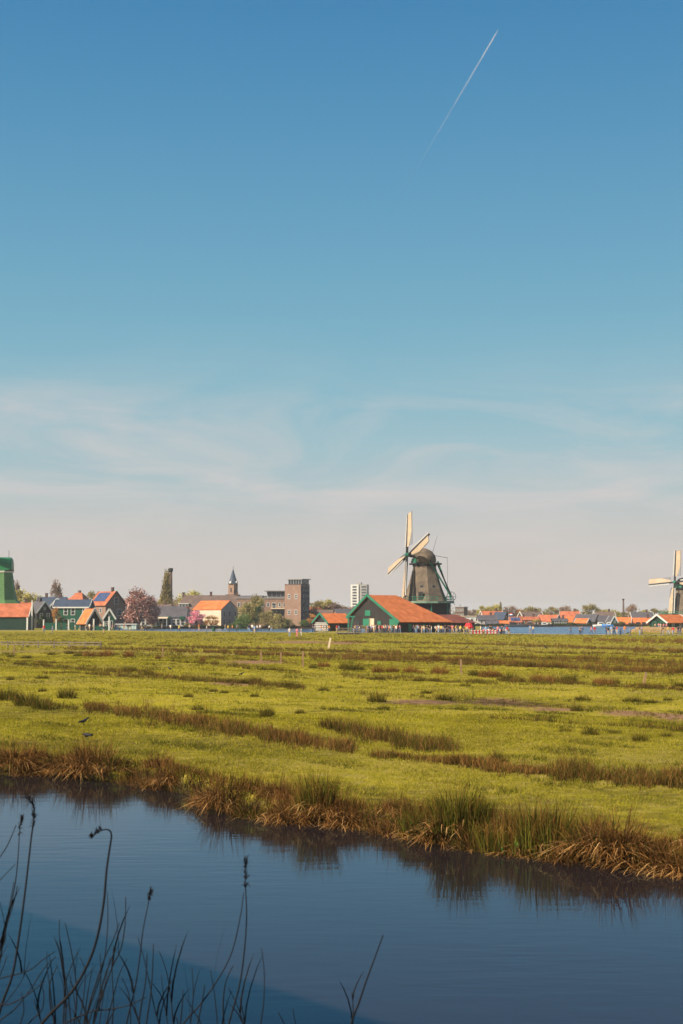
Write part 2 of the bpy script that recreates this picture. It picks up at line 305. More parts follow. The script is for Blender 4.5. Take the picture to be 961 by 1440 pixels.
# ------------------------------------------------------------------ ground sheet
soil_px = [(600, 985, 90, 4), (700, 985, 60, 7), (745, 990, 40, 5), (890, 1003, 60, 6), (945, 1007, 50, 6), (780, 997, 50, 4), (360, 930, 60, 4), (330, 960, 50, 3), (480, 900, 40, 3), (420, 899, 60, 2.5)]
def soil_mask(x, y):
    m = np.zeros_like(x)
    for px, py, w, h in soil_px:
        c = ground(px, py); l = ground(px + w, py); t = ground(px, py - h)
        rx = max(0.5, l[0] - c[0]); ry = max(0.5, t[1] - c[1]); sk = 0.0
        m = np.maximum(m, np.exp(-(((x - c[0]) / rx) ** 2 + ((y - c[1] + sk) / ry) ** 2) * 1.2))
    return m
def build_ground():
    rad = [0.0, 1.0, 2.0]; r = 3.0
    while r < 60: rad.append(r); r *= 1.012
    while r < 240: rad.append(r); r *= 1.02
    while r < 570: rad.append(r); r += 2.5
    while r < 6000: rad.append(r); r *= 1.06
    rad = np.array(rad)
    ang = np.concatenate([np.arange(-17, 17.01, 0.15), np.arange(17.5, 60, 0.8), np.arange(60, 300, 4), np.arange(300, 343, 0.8)])
    ang = np.radians(ang); A, Rr = np.meshgrid(ang, rad); x = Rr * np.sin(A); y = Rr * np.cos(A)
    z = gz(x, y); na = len(ang); nr = len(rad)
    i = np.arange(nr - 1)[:, None] * na; j = np.arange(na)[None]; j2 = (j + 1) % na
    q = np.stack([i + j, i + j2, i + na + j2, i + na + j], -1).reshape(-1, 4)
    tr = np.concatenate([q[:, [0, 2, 1]], q[:, [0, 3, 2]]])
    a = x / np.maximum(y, 1)
    shore = np.exp(-((z + 0.25) / 0.22) ** 2) * (y < 60) + ((z < -0.15) & (y < 60) & (x * NX + y * NY > 8))
    shore = shore + 0.85 * ((y > far_shore(a) - 6) & (y < far_shore(a) + 40) & (y > 300))
    sandy = np.exp(-((x - X(930, 330)) / 14) ** 2 - ((y - 322) / 26) ** 2) * (y > 275)
    soil = soil_mask(x, y)
    tone = np.stack([soil.ravel(), np.clip(shore, 0, 1).ravel(), np.clip(sandy * 1.6, 0, 1).ravel()], 1)
    m = bpy.data.materials.new('meadow_ground'); m.use_nodes = True; nt = m.node_tree; N = nt.nodes.new; L = nt.links.new
    b = nt.nodes['Principled BSDF']; b.inputs['Roughness'].default_value = 0.95; b.inputs['Specular IOR Level'].default_value = 0.0
    g = N('ShaderNodeNewGeometry')
    def noise(scale, stretch=(1, 1, 1), det=5, rot=0, ro=0.6):
        mp = N('ShaderNodeMapping'); mp.inputs['Scale'].default_value = stretch; mp.inputs['Rotation'].default_value = (0, 0, rot); L(g.outputs['Position'], mp.inputs[0])
        n = N('ShaderNodeTexNoise'); n.inputs['Scale'].default_value = scale; n.inputs['Detail'].default_value = det; n.inputs['Roughness'].default_value = ro; L(mp.outputs[0], n.inputs[0]); return n.outputs[0]
    def ramp(sock, p0, p1):
        r = N('ShaderNodeMapRange'); r.inputs[1].default_value = p0; r.inputs[2].default_value = p1; L(sock, r.inputs[0]); return r.outputs[0]
    def mixc(fac, c1, c2):
        k = N('ShaderNodeMix'); k.data_type = 'RGBA'; L(fac, k.inputs[0])
        for s_, c in ((6, c1), (7, c2)):
            if isinstance(c, tuple): k.inputs[s_].default_value = c + (1,)
            else: L(c, k.inputs[s_])
        return k.outputs[2]
    c = mixc(ramp(noise(0.25), 0.35, 0.65), (0.24, 0.205, 0.016), (0.37, 0.295, 0.032))
    c = mixc(ramp(noise(1.6, det=6), 0.5, 0.75), c, (0.38, 0.28, 0.09))
    c = mixc(ramp(noise(0.9, stretch=(0.35, 1, 1), det=7), 0.58, 0.72), c, (0.055, 0.062, 0.010))
    c = mixc(ramp(noise(0.05, stretch=(0.25, 1, 1), det=5), 0.5, 0.66), c, (0.25, 0.185, 0.06))
    at_ = N('ShaderNodeAttribute'); at_.attribute_name = 'tone'; sp = N('ShaderNodeSeparateColor'); L(at_.outputs['Color'], sp.inputs[0])
    def masked(i, p0=0.35, p1=0.75):
        n = noise(2.2 if i < 2 else 0.5, det=6); a2 = N('ShaderNodeMath'); a2.operation = 'ADD'; L(sp.outputs[i], a2.inputs[0])
        s2 = N('ShaderNodeMath'); s2.operation = 'MULTIPLY_ADD'; s2.inputs[1].default_value = 0.8; s2.inputs[2].default_value = -0.4; L(n, s2.inputs[0]); L(s2.outputs[0], a2.inputs[1]); return ramp(a2.outputs[0], p0, p1)
    c = mixc(masked(0), c, (0.27, 0.155, 0.085))
    c = mixc(masked(1), c, (0.035, 0.026, 0.015))
    c = mixc(masked(2), c, (0.42, 0.26, 0.13))
    L(c, b.inputs['Base Color'])
    bp = N('ShaderNodeBump'); bp.inputs['Strength'].default_value = 0.8; bp.inputs['Distance'].default_value = 0.12; L(noise(3.5, det=8), bp.inputs['Height']); L(bp.outputs[0], b.inputs['Normal'])
    me = tri_mesh('meadow', np.stack([x.ravel(), y.ravel(), z.ravel()], 1), tr, m, tone)
    me.polygons.foreach_set('use_smooth', [True] * len(me.polygons))
    tag(link('meadow', me), kind='structure', label='flat grass meadow with ditches reaching to the horizon')
build_ground()

def strip(name, pts_l, pts_r, m, label):
    b = MB()
    for i in range(len(pts_l) - 1): b.face([pts_l[i], pts_r[i], pts_r[i + 1], pts_l[i + 1]])
    me = bpy.data.meshes.new(name); me.from_pydata(b.v, [], b.f); me.materials.append(m); me.update()
    return tag(link(name, me), label, kind='structure')
def build_water():
    S = np.linspace(-75, 60, 60); l = []; r = []
    for s in S:
        p0, p1 = NEAR - 1.2, float(far_edge(s)) + 0.6
        l.append((s * TX + p1 * NX, s * TY + p1 * NY, WL)); r.append((s * TX + p0 * NX, s * TY + p0 * NY, WL))
    strip('ditch_water', l, r, watermat('ditch_water', (0.022, 0.015, 0.016), 0.006, (1.3, 4.6, 1), R(8), 0.02), 'still dark water of the wide ditch')
    a = np.linspace(-0.9, 0.9, 90)
    l = [(k * (far_shore(k) + 4), float(far_shore(k) + 4), RL) for k in a]; r = [(k * (min(near_shore(k), far_shore(k)) - 4), float(min(near_shore(k), far_shore(k)) - 4), RL) for k in a]
    strip('river_water', l, r, watermat('river_water', (0.04, 0.06, 0.08), 0.7, (0.35, 0.8, 1), 0.2, 0.2, (0.72, 0.88, 1.0)), 'blue river behind the footpath')
    a = np.linspace(-0.5, 0.4, 150); 
    l = [(k * (path_Y(k) + 1.6), float(path_Y(k) + 1.6)) for k in a]; r = [(k * (path_Y(k) - 1.6), float(path_Y(k) - 1.6)) for k in a]
    strip('footpath', [(x, y, gzf(x, y) + 0.09) for x, y in l], [(x, y, gzf(x, y) + 0.09) for x, y in r], M_SAND, 'pale footpath along the river')
build_water()

# ------------------------------------------------------------------ buildings
def window(parent, face, u, z, w, h, W, D, frame=M_WHITE, glass=M_GLASS, name='window', bars=True):
    """face: 'f' front (-y), 'l' left gable (-x), 'r' right gable (+x); u along the face, z the middle"""
    def T(a, o, zz):        # a along the face, o outward
        return (a, -D / 2 - o, zz) if face == 'f' else (-W / 2 - o, -a, zz) if face == 'l' else (W / 2 + o, a, zz)
    def bx(m, a0, a1, o0, o1, z0, z1):
        m.hull8([T(a0, o1, z0), T(a1, o1, z0), T(a1, o0, z0), T(a0, o0, z0), T(a0, o1, z1), T(a1, o1, z1), T(a1, o0, z1), T(a0, o0, z1)])
    t = min(0.14, w * 0.16); m = MB()
    bx(m, u - w / 2, u - w / 2 + t, -0.05, 0.09, z - h / 2, z + h / 2); bx(m, u + w / 2 - t, u + w / 2, -0.05, 0.09, z - h / 2, z + h / 2)
    bx(m, u - w / 2 + t, u + w / 2 - t, -0.05, 0.088, z + h / 2 - t, z + h / 2); bx(m, u - w / 2 + t, u + w / 2 - t, -0.05, 0.088, z - h / 2, z - h / 2 + t)
    if bars and name == 'window': bx(m, u - w / 2 + t, u + w / 2 - t, -0.04, 0.07, z - 0.04, z + 0.04)
    o = m.build(name, frame, parent); p = MB(); bx(p, u - w / 2 + t * 0.9, u + w / 2 - t * 0.9, -0.06, 0.03, z - h / 2 + t * 0.9, z + h / 2 - t * 0.9)
    p.build('pane' if name == 'window' else 'panel', glass, o)
    return o
def slab(m, a, b, c, d, th=0.16):
    n = (Vector(b) - Vector(a)).cross(Vector(d) - Vector(a)).normalized()
    if n.z < 0: n = -n
    lo = [Vector(p) for p in (a, b, c, d)]; m.hull8(lo + [p + n * th for p in lo])
def house(name, label, px, Y, w, d, eave, ridge, wall, roof, rot=0, wins=(), trim=None, hip=(0, 0), chim=(), over=0.3, base=None, cat='house', group=None, x=None, frame=M_WHITE, flat=False, pad=1.0):
    """ridge along local x; front is -y; positive rot shows the left gable, negative the right one"""
    x = X(px, Y) if x is None else x; z0 = gzf(x, Y) if base is None else base
    root = empty(name, (x, Y, z0), R(rot), label, cat, group); e = eave - z0; rg = ridge - z0
    m = MB()
    if flat: m.box(-w / 2, w / 2, -d / 2, d / 2, -pad, e)
    elif hip[0] or hip[1]: m.box(-w / 2, w / 2, -d / 2, d / 2, -pad, e)
    else: m.prism([(-d / 2, -pad), (d / 2, -pad), (d / 2, e), (0, rg), (-d / 2, e)], -w / 2, w / 2, 'x')
    m.build('wall', wall, root)
    m = MB(); ov = over; k = (rg - e) / (d / 2); ez = e - k * ov
    if flat: m.box(-w / 2 - ov, w / 2 + ov, -d / 2 - ov, d / 2 + ov, e + 0.004, e + 0.3)
    elif hip[0] or hip[1]:
        h0, h1 = hip; b = [(-w / 2 - ov, -d / 2 - ov, ez), (w / 2 + ov, -d / 2 - ov, ez), (w / 2 + ov, d / 2 + ov, ez), (-w / 2 - ov, d / 2 + ov, ez)]
        r0 = (-w / 2 - ov + h0, 0, rg); r1 = (w / 2 + ov - h1, 0, rg); t = 0.12
        for f in ((b[0], b[1], r1, r0), (b[2], b[3], r0, r1), (b[1], b[2], r1), (b[3], b[0], r0), tuple(b[::-1])): m.face([Vector(p) + Vector((0, 0, t)) for p in f])
    else:
        for s in (-1, 1): slab(m, (-w / 2 - ov, s * (d / 2 + ov), ez), (w / 2 + ov, s * (d / 2 + ov), ez), (w / 2 + ov, 0, rg), (-w / 2 - ov, 0, rg))
    ro = m.build('roof', roof, root)
    for cx, cy, ct in chim:
        cz = (rg - abs(cy) * k) if not flat else e
        c = MB().box(cx - 0.4, cx + 0.4, cy - 0.35, cy + 0.35, cz - 0.6, cz + ct); c.box(cx - 0.48, cx + 0.48, cy - 0.43, cy + 0.43, cz + ct + 0.003, cz + ct + 0.16); c.build('chimney', M_BRICK_D, ro)
    if trim and not flat:
        for s in (-1, 1):
            if (s < 0 and hip[0]) or (s > 0 and hip[1]): continue
            g = MB(); xx = s * (w / 2 + ov + 0.06)
            for q in (-1, 1): g.beam((xx, q * (d / 2 + ov), ez + 0.05), (xx, q * 0.02, rg + 0.09), 0.12, 0.42)
            g.build('bargeboard', trim, root)
    for q in wins:
        window(root, q[0], q[1], q[2] - z0, q[3], q[4], w, d, name=q[5] if len(q) > 5 else 'window', frame=q[6] if len(q) > 6 else frame, glass=q[7] if len(q) > 7 else M_GLASS)
    return root
def grid(face, us, zs, w, h): return [(face, u, z, w, h) for z in zs for u in us]
def solar(root, x0, x1, d, e, rg, f0, f1, nx=3, side=-1):
    """solar panels lying on the front slope; e, rg above the root"""
    k = (x1 - x0) / nx
    for i in range(nx):
        m = MB(); a0 = x0 + i * k + 0.06; a1 = x0 + (i + 1) * k - 0.06
        def P(a, f): return (a, side * d / 2 * (1 - f), e + (rg - e) * f + 0.2)
        slab(m, P(a0, f0), P(a1, f0), P(a1, f1), P(a0, f1), 0.06); m.build('solar_panel', M_SOLAR, root)

# left bank, near side
shed = house('green_shed', 'long dark green shed with orange tiled roof below the green windmill', 5, 372, 15.4, 8, 3.0, 6.3, M_DGREEN, M_ROOF_R, 0, trim=M_WHITE, cat='shed', over=0.25)
for px in (0.5, 46): MB().box(X(px, 372) - X(5, 372) - 0.2, X(px, 372) - X(5, 372) + 0.2, -4.25, -4.02, 0, 3.4).build('corner_board', M_WHITE, shed)
house('open_hut', 'small open hut with bright orange roof and white posts by the green fence', 129, 362, 3.2, 4.2, 1.75, 4.9, M_TARWOOD, M_ROOF_O, -48, trim=M_WHITE, cat='hut', over=0.5, wins=[('f', -1.3, 0.7, 0.3, 2.4, 'post'), ('f', 1.3, 0.7, 0.3, 2.4, 'post'), ('r', 1.9, 0.7, 0.3, 2.4, 'post'), ('r', -1.9, 0.7, 0.3, 2.4, 'post')])  # solid dark wall colour stands in for the shaded inside of the hut
house('gabled_cottage', 'narrow green gabled cottage with white bargeboards beside the open hut', 155.5, 372, 5, 2.8, 2.7, 4.9, M_GREEN, M_ROOF_G, -80, trim=M_WHITE, wins=[('r', 0, 3.5, 0.5, 1.0), ('r', -0.6, 1.2, 0.7, 1.2), ('r', 0.6, 1.0, 0.7, 1.9, 'door')])
def fence(name, label, posts, Y, top, panels):
    x0 = X(posts[0][0], Y); root = empty(name, (x0, Y, gzf(x0, Y)), 0, label, 'fence')
    for px, ty in posts:
        m = MB(); xx = X(px, Y) - x0; h = Z(ty, Y) - root.location.z; m.box(xx - 0.16, xx + 0.16, -0.16, 0.16, -0.6, h); m.box(xx - 0.22, xx + 0.22, -0.22, 0.22, h + 0.003, h + 0.12); m.build('post', M_WHITE, root)
    for a, b in panels:
        xa, xb = X(a, Y) - x0, X(b, Y) - x0; n = max(2, int((xb - xa) / 0.35)); k = (xb - xa) / n
        pan = MB().box(xa, xb, 0.12, 0.18, top - 0.25, top - 0.1).build('rail', M_DGREEN, root); MB().box(xa, xb, 0.12, 0.18, 0.3, 0.45).build('rail', M_DGREEN, root)
        for i in range(n): MB().box(xa + i * k + 0.01, xa + (i + 1) * k - 0.01, 0.05, 0.11, 0.05, top + 0.05 * math.sin(i * 2.1)).build('board', M_GREEN, pan)
fence('green_board_fence', 'green board fence with white posts between shed and open hut', [(47.5, 845), (64, 872), (81.5, 871), (99, 872)], 369, 1.9, [(66, 80), (83, 97), (101, 112)])
fence('white_post_row', 'row of white posts with low green boards beside the gabled cottage', [(134, 871), (148, 874), (155.5, 868)], 357, 1.2, [(136, 147)])

# far bank, left
house('dark_gabled_house', 'black wooden house with white trimmed gable and grey roof', 59, 430, 6.0, 5.2, 4.2, 7.4, M_BLACKWOOD, M_ROOF_G, -52, trim=M_WHITE, wins=[('r', -1.1, 3.2, 1.0, 1.6), ('r', 1.1, 3.2, 1.0, 1.6), ('r', 0, 5.4, 0.7, 0.9)], chim=[(0, 0, 1.0)])
gh = house('green_house', 'green wooden house with navy slate roof and white windows', 106, 432, 10.6, 7, 5.9, 8.0, M_GREEN, M_ROOF_N, -3, trim=M_WHITE, wins=[('f', -1.6, 4.5, 1.3, 2.2), ('f', 0.6, 4.5, 1.3, 2.2), ('f', 4.0, 4.6, 1.2, 1.8), ('f', -1.6, 1.4, 1.3, 1.8), ('f', 0.6, 1.4, 1.3, 1.8)])
MB().box(-5.5, 5.5, -3.95, -3.7, 6.0, 6.4).build('gutter_board', M_WHITE, gh)
house('slate_house', 'low grey slate roofed row beyond the black gabled house', 76, 470, 9, 7, 6.5, 9.3, M_PALEGREY, M_ROOF_N, 0, chim=[(-2, 0, 1.2), (2.5, 0, 1.2)])
house('white_gable_house', 'narrow house with white stepped gable left of the green house', 83, 436, 3.2, 4, 6.2, 8.4, M_BRICK_R, M_ROOF_R, -82, trim=M_WHITE)
house('orange_roof_house', 'house with hipped orange roof and dark dormer above the green house', 113, 520, 8, 8, 7.4, 11.5, M_BRICK, M_ROOF_R, -20, hip=(3, 3), wins=[('f', 0, 6.3, 1.2, 1.4), ('r', 0, 6.3, 1.2, 1.4)], chim=[(0, 0.4, 1.2)])
house('orange_roof_house', 'small orange roofed house showing between slate row and hipped roof', 98, 530, 6, 7, 6.6, 9.6, M_BRICK, M_ROOF_R, 10)
bh = house('brick_house', 'tall brick house with solar panels on its orange roof', 153, 480, 8.6, 8.4, 6.9, 11.3, M_BRICK, M_ROOF_R, -42, trim=M_BRICK_D, wins=[('r', 0.2, 8.2, 1.6, 2.2), ('r', 1.6, 4.4, 2.2, 2.2), ('r', -2, 4.2, 1.4, 1.8), ('f', -2, 5, 1.2, 1.6), ('f', 1.6, 5, 1.2, 1.6)], chim=[(2.6, 0, 1.3)], over=0.4)
solar(bh, -3.6, 2.6, 8.4, 7.1, 11.5, 0.2, 0.85, 4)
def conservatory():
    Y = 442; x = X(180, Y); root = empty('conservatory', (x, Y, gzf(x, Y)), 0, 'pale glazed conservatory in front of the dark pink plum tree', 'conservatory')
    M = mat('pale_green_glass', lin(176, 196, 180), 0.2, 0.1, 0.8, spec=0.5)
    MB().box(-3.2, 3.2, -2, 2, -0.8, 2.9).build('glass_wall', M, root); MB().box(-3.5, 3.5, -2.3, 2.3, 2.904, 3.15).build('roof', M_WHITE, root)
    for i in range(9): MB().box(-3.25 + i * 0.8, -3.13 + i * 0.8, -2.1, -2.003, 0, 2.89).build('glazing_bar', M_WHITE, root)
    MB().box(-3.2, 3.2, -2.08, -2.004, 1.1, 1.2).build('transom', M_WHITE, root)
conservatory()
rs = house('riverside_restaurant', 'low riverside restaurant with long dark roof and white glazed front', 233, 467, 14.6, 8, 2.9, 6.2, M_WHITE, M_ROOF_G, 0, over=0.4, wins=[('f', -6.4 + i * 1.42, 1.15, 1.25, 2.0) for i in range(10)], cat='restaurant')
MB().box(-1.6, 2.6, -4.5, -4.35, 2.1, 3.1).build('signboard', M_GREEN, rs); MB().box(5.4, 7.2, -4.5, -4.35, 2.1, 3.1).build('signboard', M_GREEN, rs)
house('annex', 'red brown roofed annex left of the dark roofed restaurant', 208, 470, 6.4, 7, 3.1, 5.6, M_BLACKWOOD, M_ROOF_B, 0, wins=[('f', -2.0, 1.4, 1.3, 1.6), ('f', 0, 1.4, 1.3, 1.6), ('f', 2.0, 1.4, 1.3, 1.6)])
aw = empty('awning', (X(222, 461), 461, gzf(X(222, 461), 461)), 0, 'cream terrace awning on poles in front of the restaurant annex', 'awning')
m = MB(); slab(m, (-3.6, -1.6, 2.5), (3.6, -1.6, 2.5), (3.6, 1.2, 3.0), (-3.6, 1.2, 3.0), 0.1); m.build('canopy', M_CREAM, aw)
for q in (-3.4, 0, 3.4): MB().box(q - 0.06, q + 0.06, -1.5, -1.38, -0.5, 2.48).build('pole', M_WHITE, aw)
lr = house('long_brick_hall', 'long hall with brown tiled roof and white dormer before the church', 292, 520, 23, 11, 5.6, 10.6, M_BRICK, M_ROOF_B, 0, hip=(4, 0), chim=[(-8.5, 0, 1.0), (1.5, 0, 1.2), (11.0, 0, 1.0)])
m = MB().box(-9.6, -6.2, -5.2, -2, 5.6, 7.6); dm = m.build('dormer', M_WHITE, lr)
for q in (-9.0, -7.9, -6.8): MB().box(q - 0.4, q + 0.4, -5.26, -5.203, 6.2, 7.2).build('pane', M_GLASS, dm)
MB().box(-9.9, -5.9, -5.5, -2, 7.604, 7.85).build('dormer_roof', M_WHITE, dm)
house('small_white_house', 'small white house front squeezed between restaurant and cherry tree', 264, 468, 3.0, 5, 3.6, 6.2, M_PALEGREY, M_ROOF_R, -75, wins=[('r', -1, 3.0, 0.8, 1.1), ('r', 1, 3.0, 0.8, 1.1), ('r', -1, 1.0, 0.8, 1.3), ('r', 1, 1.0, 0.8, 1.3)])
house('orange_roof_warehouse', 'cream and grey rendered building with bright orange roof before the church', 304, 472, 12.2, 8.6, 5.2, 8.1, M_PALEGREY, M_ROOF_O, -35, wins=[('r', u, z, 1.1, 1.7) for z in (1.3, 3.9) for u in (-2.8, 0, 2.8)] + [('r', -1, 6.2, 0.7, 1.1), ('r', 1, 6.2, 0.7, 1.1)] + [('f', -5.0 + i * 1.7, 3.9, 1.0, 1.5) for i in range(7)], over=0.15)
MB().box(-6.1, 6.1, -4.36, -4.305, 0.1, 5.1).build('cream_front', M_CREAM, bpy.data.objects['orange_roof_warehouse'])
def church():
    Y = 600; x = X(328.5, Y); root = empty('church', (x, Y, gzf(x, Y)), R(-30), 'brick church tower with pointed dark spire above the long hall', 'church'); z0 = root.location.z
    h = lambda py: Z(py, Y) - z0
    MB().box(-1.45, 1.45, -1.45, 1.45, 0, h(821.5)).build('tower', M_BRICK, root)
    MB().box(-2.3, 2.3, -2.2, 2.2, 0, h(836)).build('tower_base', M_BRICK_D, root)
    m = MB(); a, b, c = h(821.45), h(814), h(800)
    oct_ = lambda r, z, n=8: [(r * math.cos(math.pi / 8 + i * math.pi / 4), r * math.sin(math.pi / 8 + i * math.pi / 4), z) for i in range(n)]
    m.rings([oct_(2.1, a), oct_(1.35, b), oct_(0.08, c)]); m.build('spire', M_ROOF_N, root)
    MB().tube([(0, 0, c - 0.3), (0, 0, h(795.5))], 0.09, 5).build('finial', M_DARKMETAL, root)
    for s in (0, 1):
        q = MB(); n = 14; pts = [(0.5 * math.cos(i * 2 * math.pi / n), 0.5 * math.sin(i * 2 * math.pi / n) + h(819)) for i in range(n)]
        if s: q.prism([(p[0], p[1]) for p in pts], -2.15, -1.3, 'y')
        else: q.prism([(p[0], p[1]) for p in pts], 1.3, 2.15, 'x')
        q.build('clock_face', M_WHITE, root)
    for s in (-1, 1): MB().box(-0.3, 0.3, -1.5, -1.44, h(833), h(827)).build('belfry_opening', M_GLASS, root) if s < 0 else MB().box(1.44, 1.5, -0.3, 0.3, h(833), h(827)).build('belfry_opening', M_GLASS, root)
    m = MB(); nv = h(838); ev = h(858); m.prism([(-5, 0), (5, 0), (5, ev), (0, nv), (-5, ev)], 1.5, 15, 'x'); m.build('nave', M_BRICK_D, root)
    m = MB()
    for s in (-1, 1): slab(m, (1.3, s * 5.2, ev - 0.2), (15.2, s * 5.2, ev - 0.2), (15.2, 0, nv), (1.3, 0, nv))
    m.build('nave_roof', M_ROOF_G, root)
church()
def chimney_stack(px, top, Y, r, label):
    x = X(px, Y); z0 = gzf(x, Y); t = Z(top, Y) - z0; root = empty('factory_chimney', (x, Y, z0), 0, label, 'chimney')
    def ring(rr, z): return [(rr * math.cos(i * math.pi / 5), rr * math.sin(i * math.pi / 5), z) for i in range(10)]
    MB().rings([ring(r * 1.5, -0.5), ring(r, t * 0.93)]).build('shaft', M_BRICK_D, root, True)
    MB().rings([ring(r * 1.0, t * 0.931), ring(r * 1.5, t * 0.95), ring(r * 1.45, t)]).build('collar', M_TARWOOD, root)
chimney_stack(241, 799, 545, 0.62, 'tall brick factory chimney behind the columnar poplar')
chimney_stack(875, 842, 900, 0.5, 'thin dark factory chimney among the far riverside trees')
fb = house('brick_office_block', 'flat roofed brick block with penthouse beside the brick tower', 369, 486, 17, 10, 9.0, 9.0, M_BRICK, M_GREY, 0, flat=True, cat='office block', over=0.2, wins=grid('f', (0.6, 2.4, 6.3, 7.9), (6.9,), 1.0, 1.4) + [('f', 4.4, 6.5, 1.5, 2.2)] + grid('f', (-7.5, -5.6, -3.7, -1.8), (6.9, 3.6), 1.0, 1.5))
ph = MB().box(1.9, 8.2, -3.6, 3.6, 9.52, 11.6).build('penthouse', M_GREY, fb)
for i in range(4): MB().box(2.2 + i * 1.5, 3.5 + i * 1.5, -3.68, -3.604, 9.8, 11.4).build('pane', M_GLASS, ph)
MB().box(1.0, 8.6, -4.6, 4, 11.604, 11.85).build('penthouse_roof', M_GREY, fb)
MB().box(3.4, 8.0, -6.6, -5.004, 5.6, 6.0).build('awning', M_CREAM, fb); MB().box(3.6, 7.8, -5.1, -5.004, 3.4, 5.5).build('recess_shade', M_GLASS, fb)  # dark sheet paints in the shade of the recess below the awning
for q in (3.7, 5.2, 6.7, 7.8): MB().box(q - 0.06, q + 0.06, -6.4, -6.28, 0, 5.58).build('awning_post', M_DARKMETAL, fb)
house('distant_flats', 'grey flat roofed building showing over the brick office block', 356, 620, 12, 8, 11.6, 12, M_GREY, M_GREY, 0, flat=True, cat='flats', wins=grid('f', (-4, -1.5, 1, 3.5), (10.4,), 1.6, 1.0))
def brick_tower():
    Y = 474; w = 6.1; d = 6.1; root = house('brick_tower', 'square brown brick tower with glazed top floor and dark balcony side', 418.5, Y, w, d, Z(823, Y), 0, M_BRICK, M_BRICK_D, -27, flat=True, cat='tower', over=0.0, wins=[('f', u, Z(py, Y), 0.9, 1.6) for py in (839, 861) for u in (-1.35, 1.25)])
    h = Z(823, Y) - root.location.z + 0.31
    MB().box(-w / 2 + 0.9, w / 2 - 0.1, -d / 2 + 0.8, d / 2 - 0.3, h + 0.004, h + 1.5).build('glazed_top', M_GLASS, root)
    MB().box(-w / 2 + 0.5, w / 2 + 0.3, -d / 2 + 0.4, d / 2 + 0.3, h + 1.504, h + 1.75).build('top_roof', M_GREY, root)
    for i in range(6):
        q = -w / 2 + 0.9 + i * 0.98; MB().box(q, q + 0.08, -d / 2 + 0.7, -d / 2 + 0.796, h + 0.004, h + 1.5).build('glazing_bar', M_WHITE, root)
    MB().box(w / 2 + 0.004, w / 2 + 0.1, -d / 2 + 0.3, d / 2 - 0.3, 0, h - 0.8).build('dark_side', mat('dark_blue_cladding', lin(52, 52, 66), 0.5), root)
    for k in range(6):
        z = 1.4 + k * 2.1
        for q in (-1.4, 0.2, 1.7): window(root, 'r', q, z, 1.2, 1.6, w + 0.2, d, frame=M_DARKMETAL)
brick_tower()
def high_rise():
    Y = 1500; x = X(506, Y); root = empty('high_rise', (x, Y, gzf(x, Y)), R(-15), 'tall pale high rise flats far behind the black barn', 'high rise'); z0 = root.location.z
    h = Z(822, Y) - z0; w = 9.0
    M = mat('pale_concrete', lin(208, 204, 200), 0.8, 0.06, 0.1)
    MB().box(-8.5, 0, -5, 5, 0, h).build('wall', M, root); MB().box(1.2, 8.6, -4.2, 6, 0, h).build('wall', M_GREY, root); MB().box(0, 1.2, -3, 5, 0, h - 1.5).build('stair_core', M_DARKMETAL, root)
    for k in range(11):
        z = h - 2.6 - k * 3.0
        MB().box(-6.6, -2.0, -5.1, -5.003, z - 0.9, z + 0.9).build('window', M_GLASS, root)
        MB().box(3.0, 8.0, -4.3, -4.203, z - 0.9, z + 0.9).build('balcony_window', M_GLASS, root)
    MB().box(-3, 2, -2, 3, h + 0.003, h + 2.2).build('lift_house', M_GREY, root)
high_rise()
house('distant_office', 'low pale office building left of the far high rise', 486, 1200, 13, 10, 9.5, 10, M_PALEGREY, M_GREY, 0, flat=True, cat='office', wins=grid('f', (-5, -2.5, 0, 2.5, 5), (8.3, 5.2), 1.7, 1.4))
house('grey_roof_house', 'grey roofed house behind the small red shed', 484, 470, 6, 6, 3.4, 5.4, M_BRICK, M_ROOF_G, 15)
house('low_flats', 'low flat roofed building right of the brick tower', 444, 560, 9, 8, 8.0, 8.6, M_GREY, M_GREY, 0, flat=True, cat='flats', wins=grid('f', (-3, 0, 3), (7.0,), 2.0, 1.0))
rsd = house('red_shed', 'small black shed with orange roof and green bargeboards left of the barn', 468, 347, 6.6, 5.8, 1.7, 3.7, M_BLACKWOOD, M_ROOF_O, 36, trim=M_TEALTRIM, cat='shed', over=0.5, wins=[('f', 1.2, 0.6, 2.4, 2.0, 'door', M_TARWOOD, M_TARWOOD)])  # dark front panel stands in for the shade of an open bay
for k in range(5): MB().box(-3.42, -3.34, -2.8, 2.8, 0.15 + k * 0.42, 0.42 + k * 0.42).build('plank', M_PALEGREY, rsd)

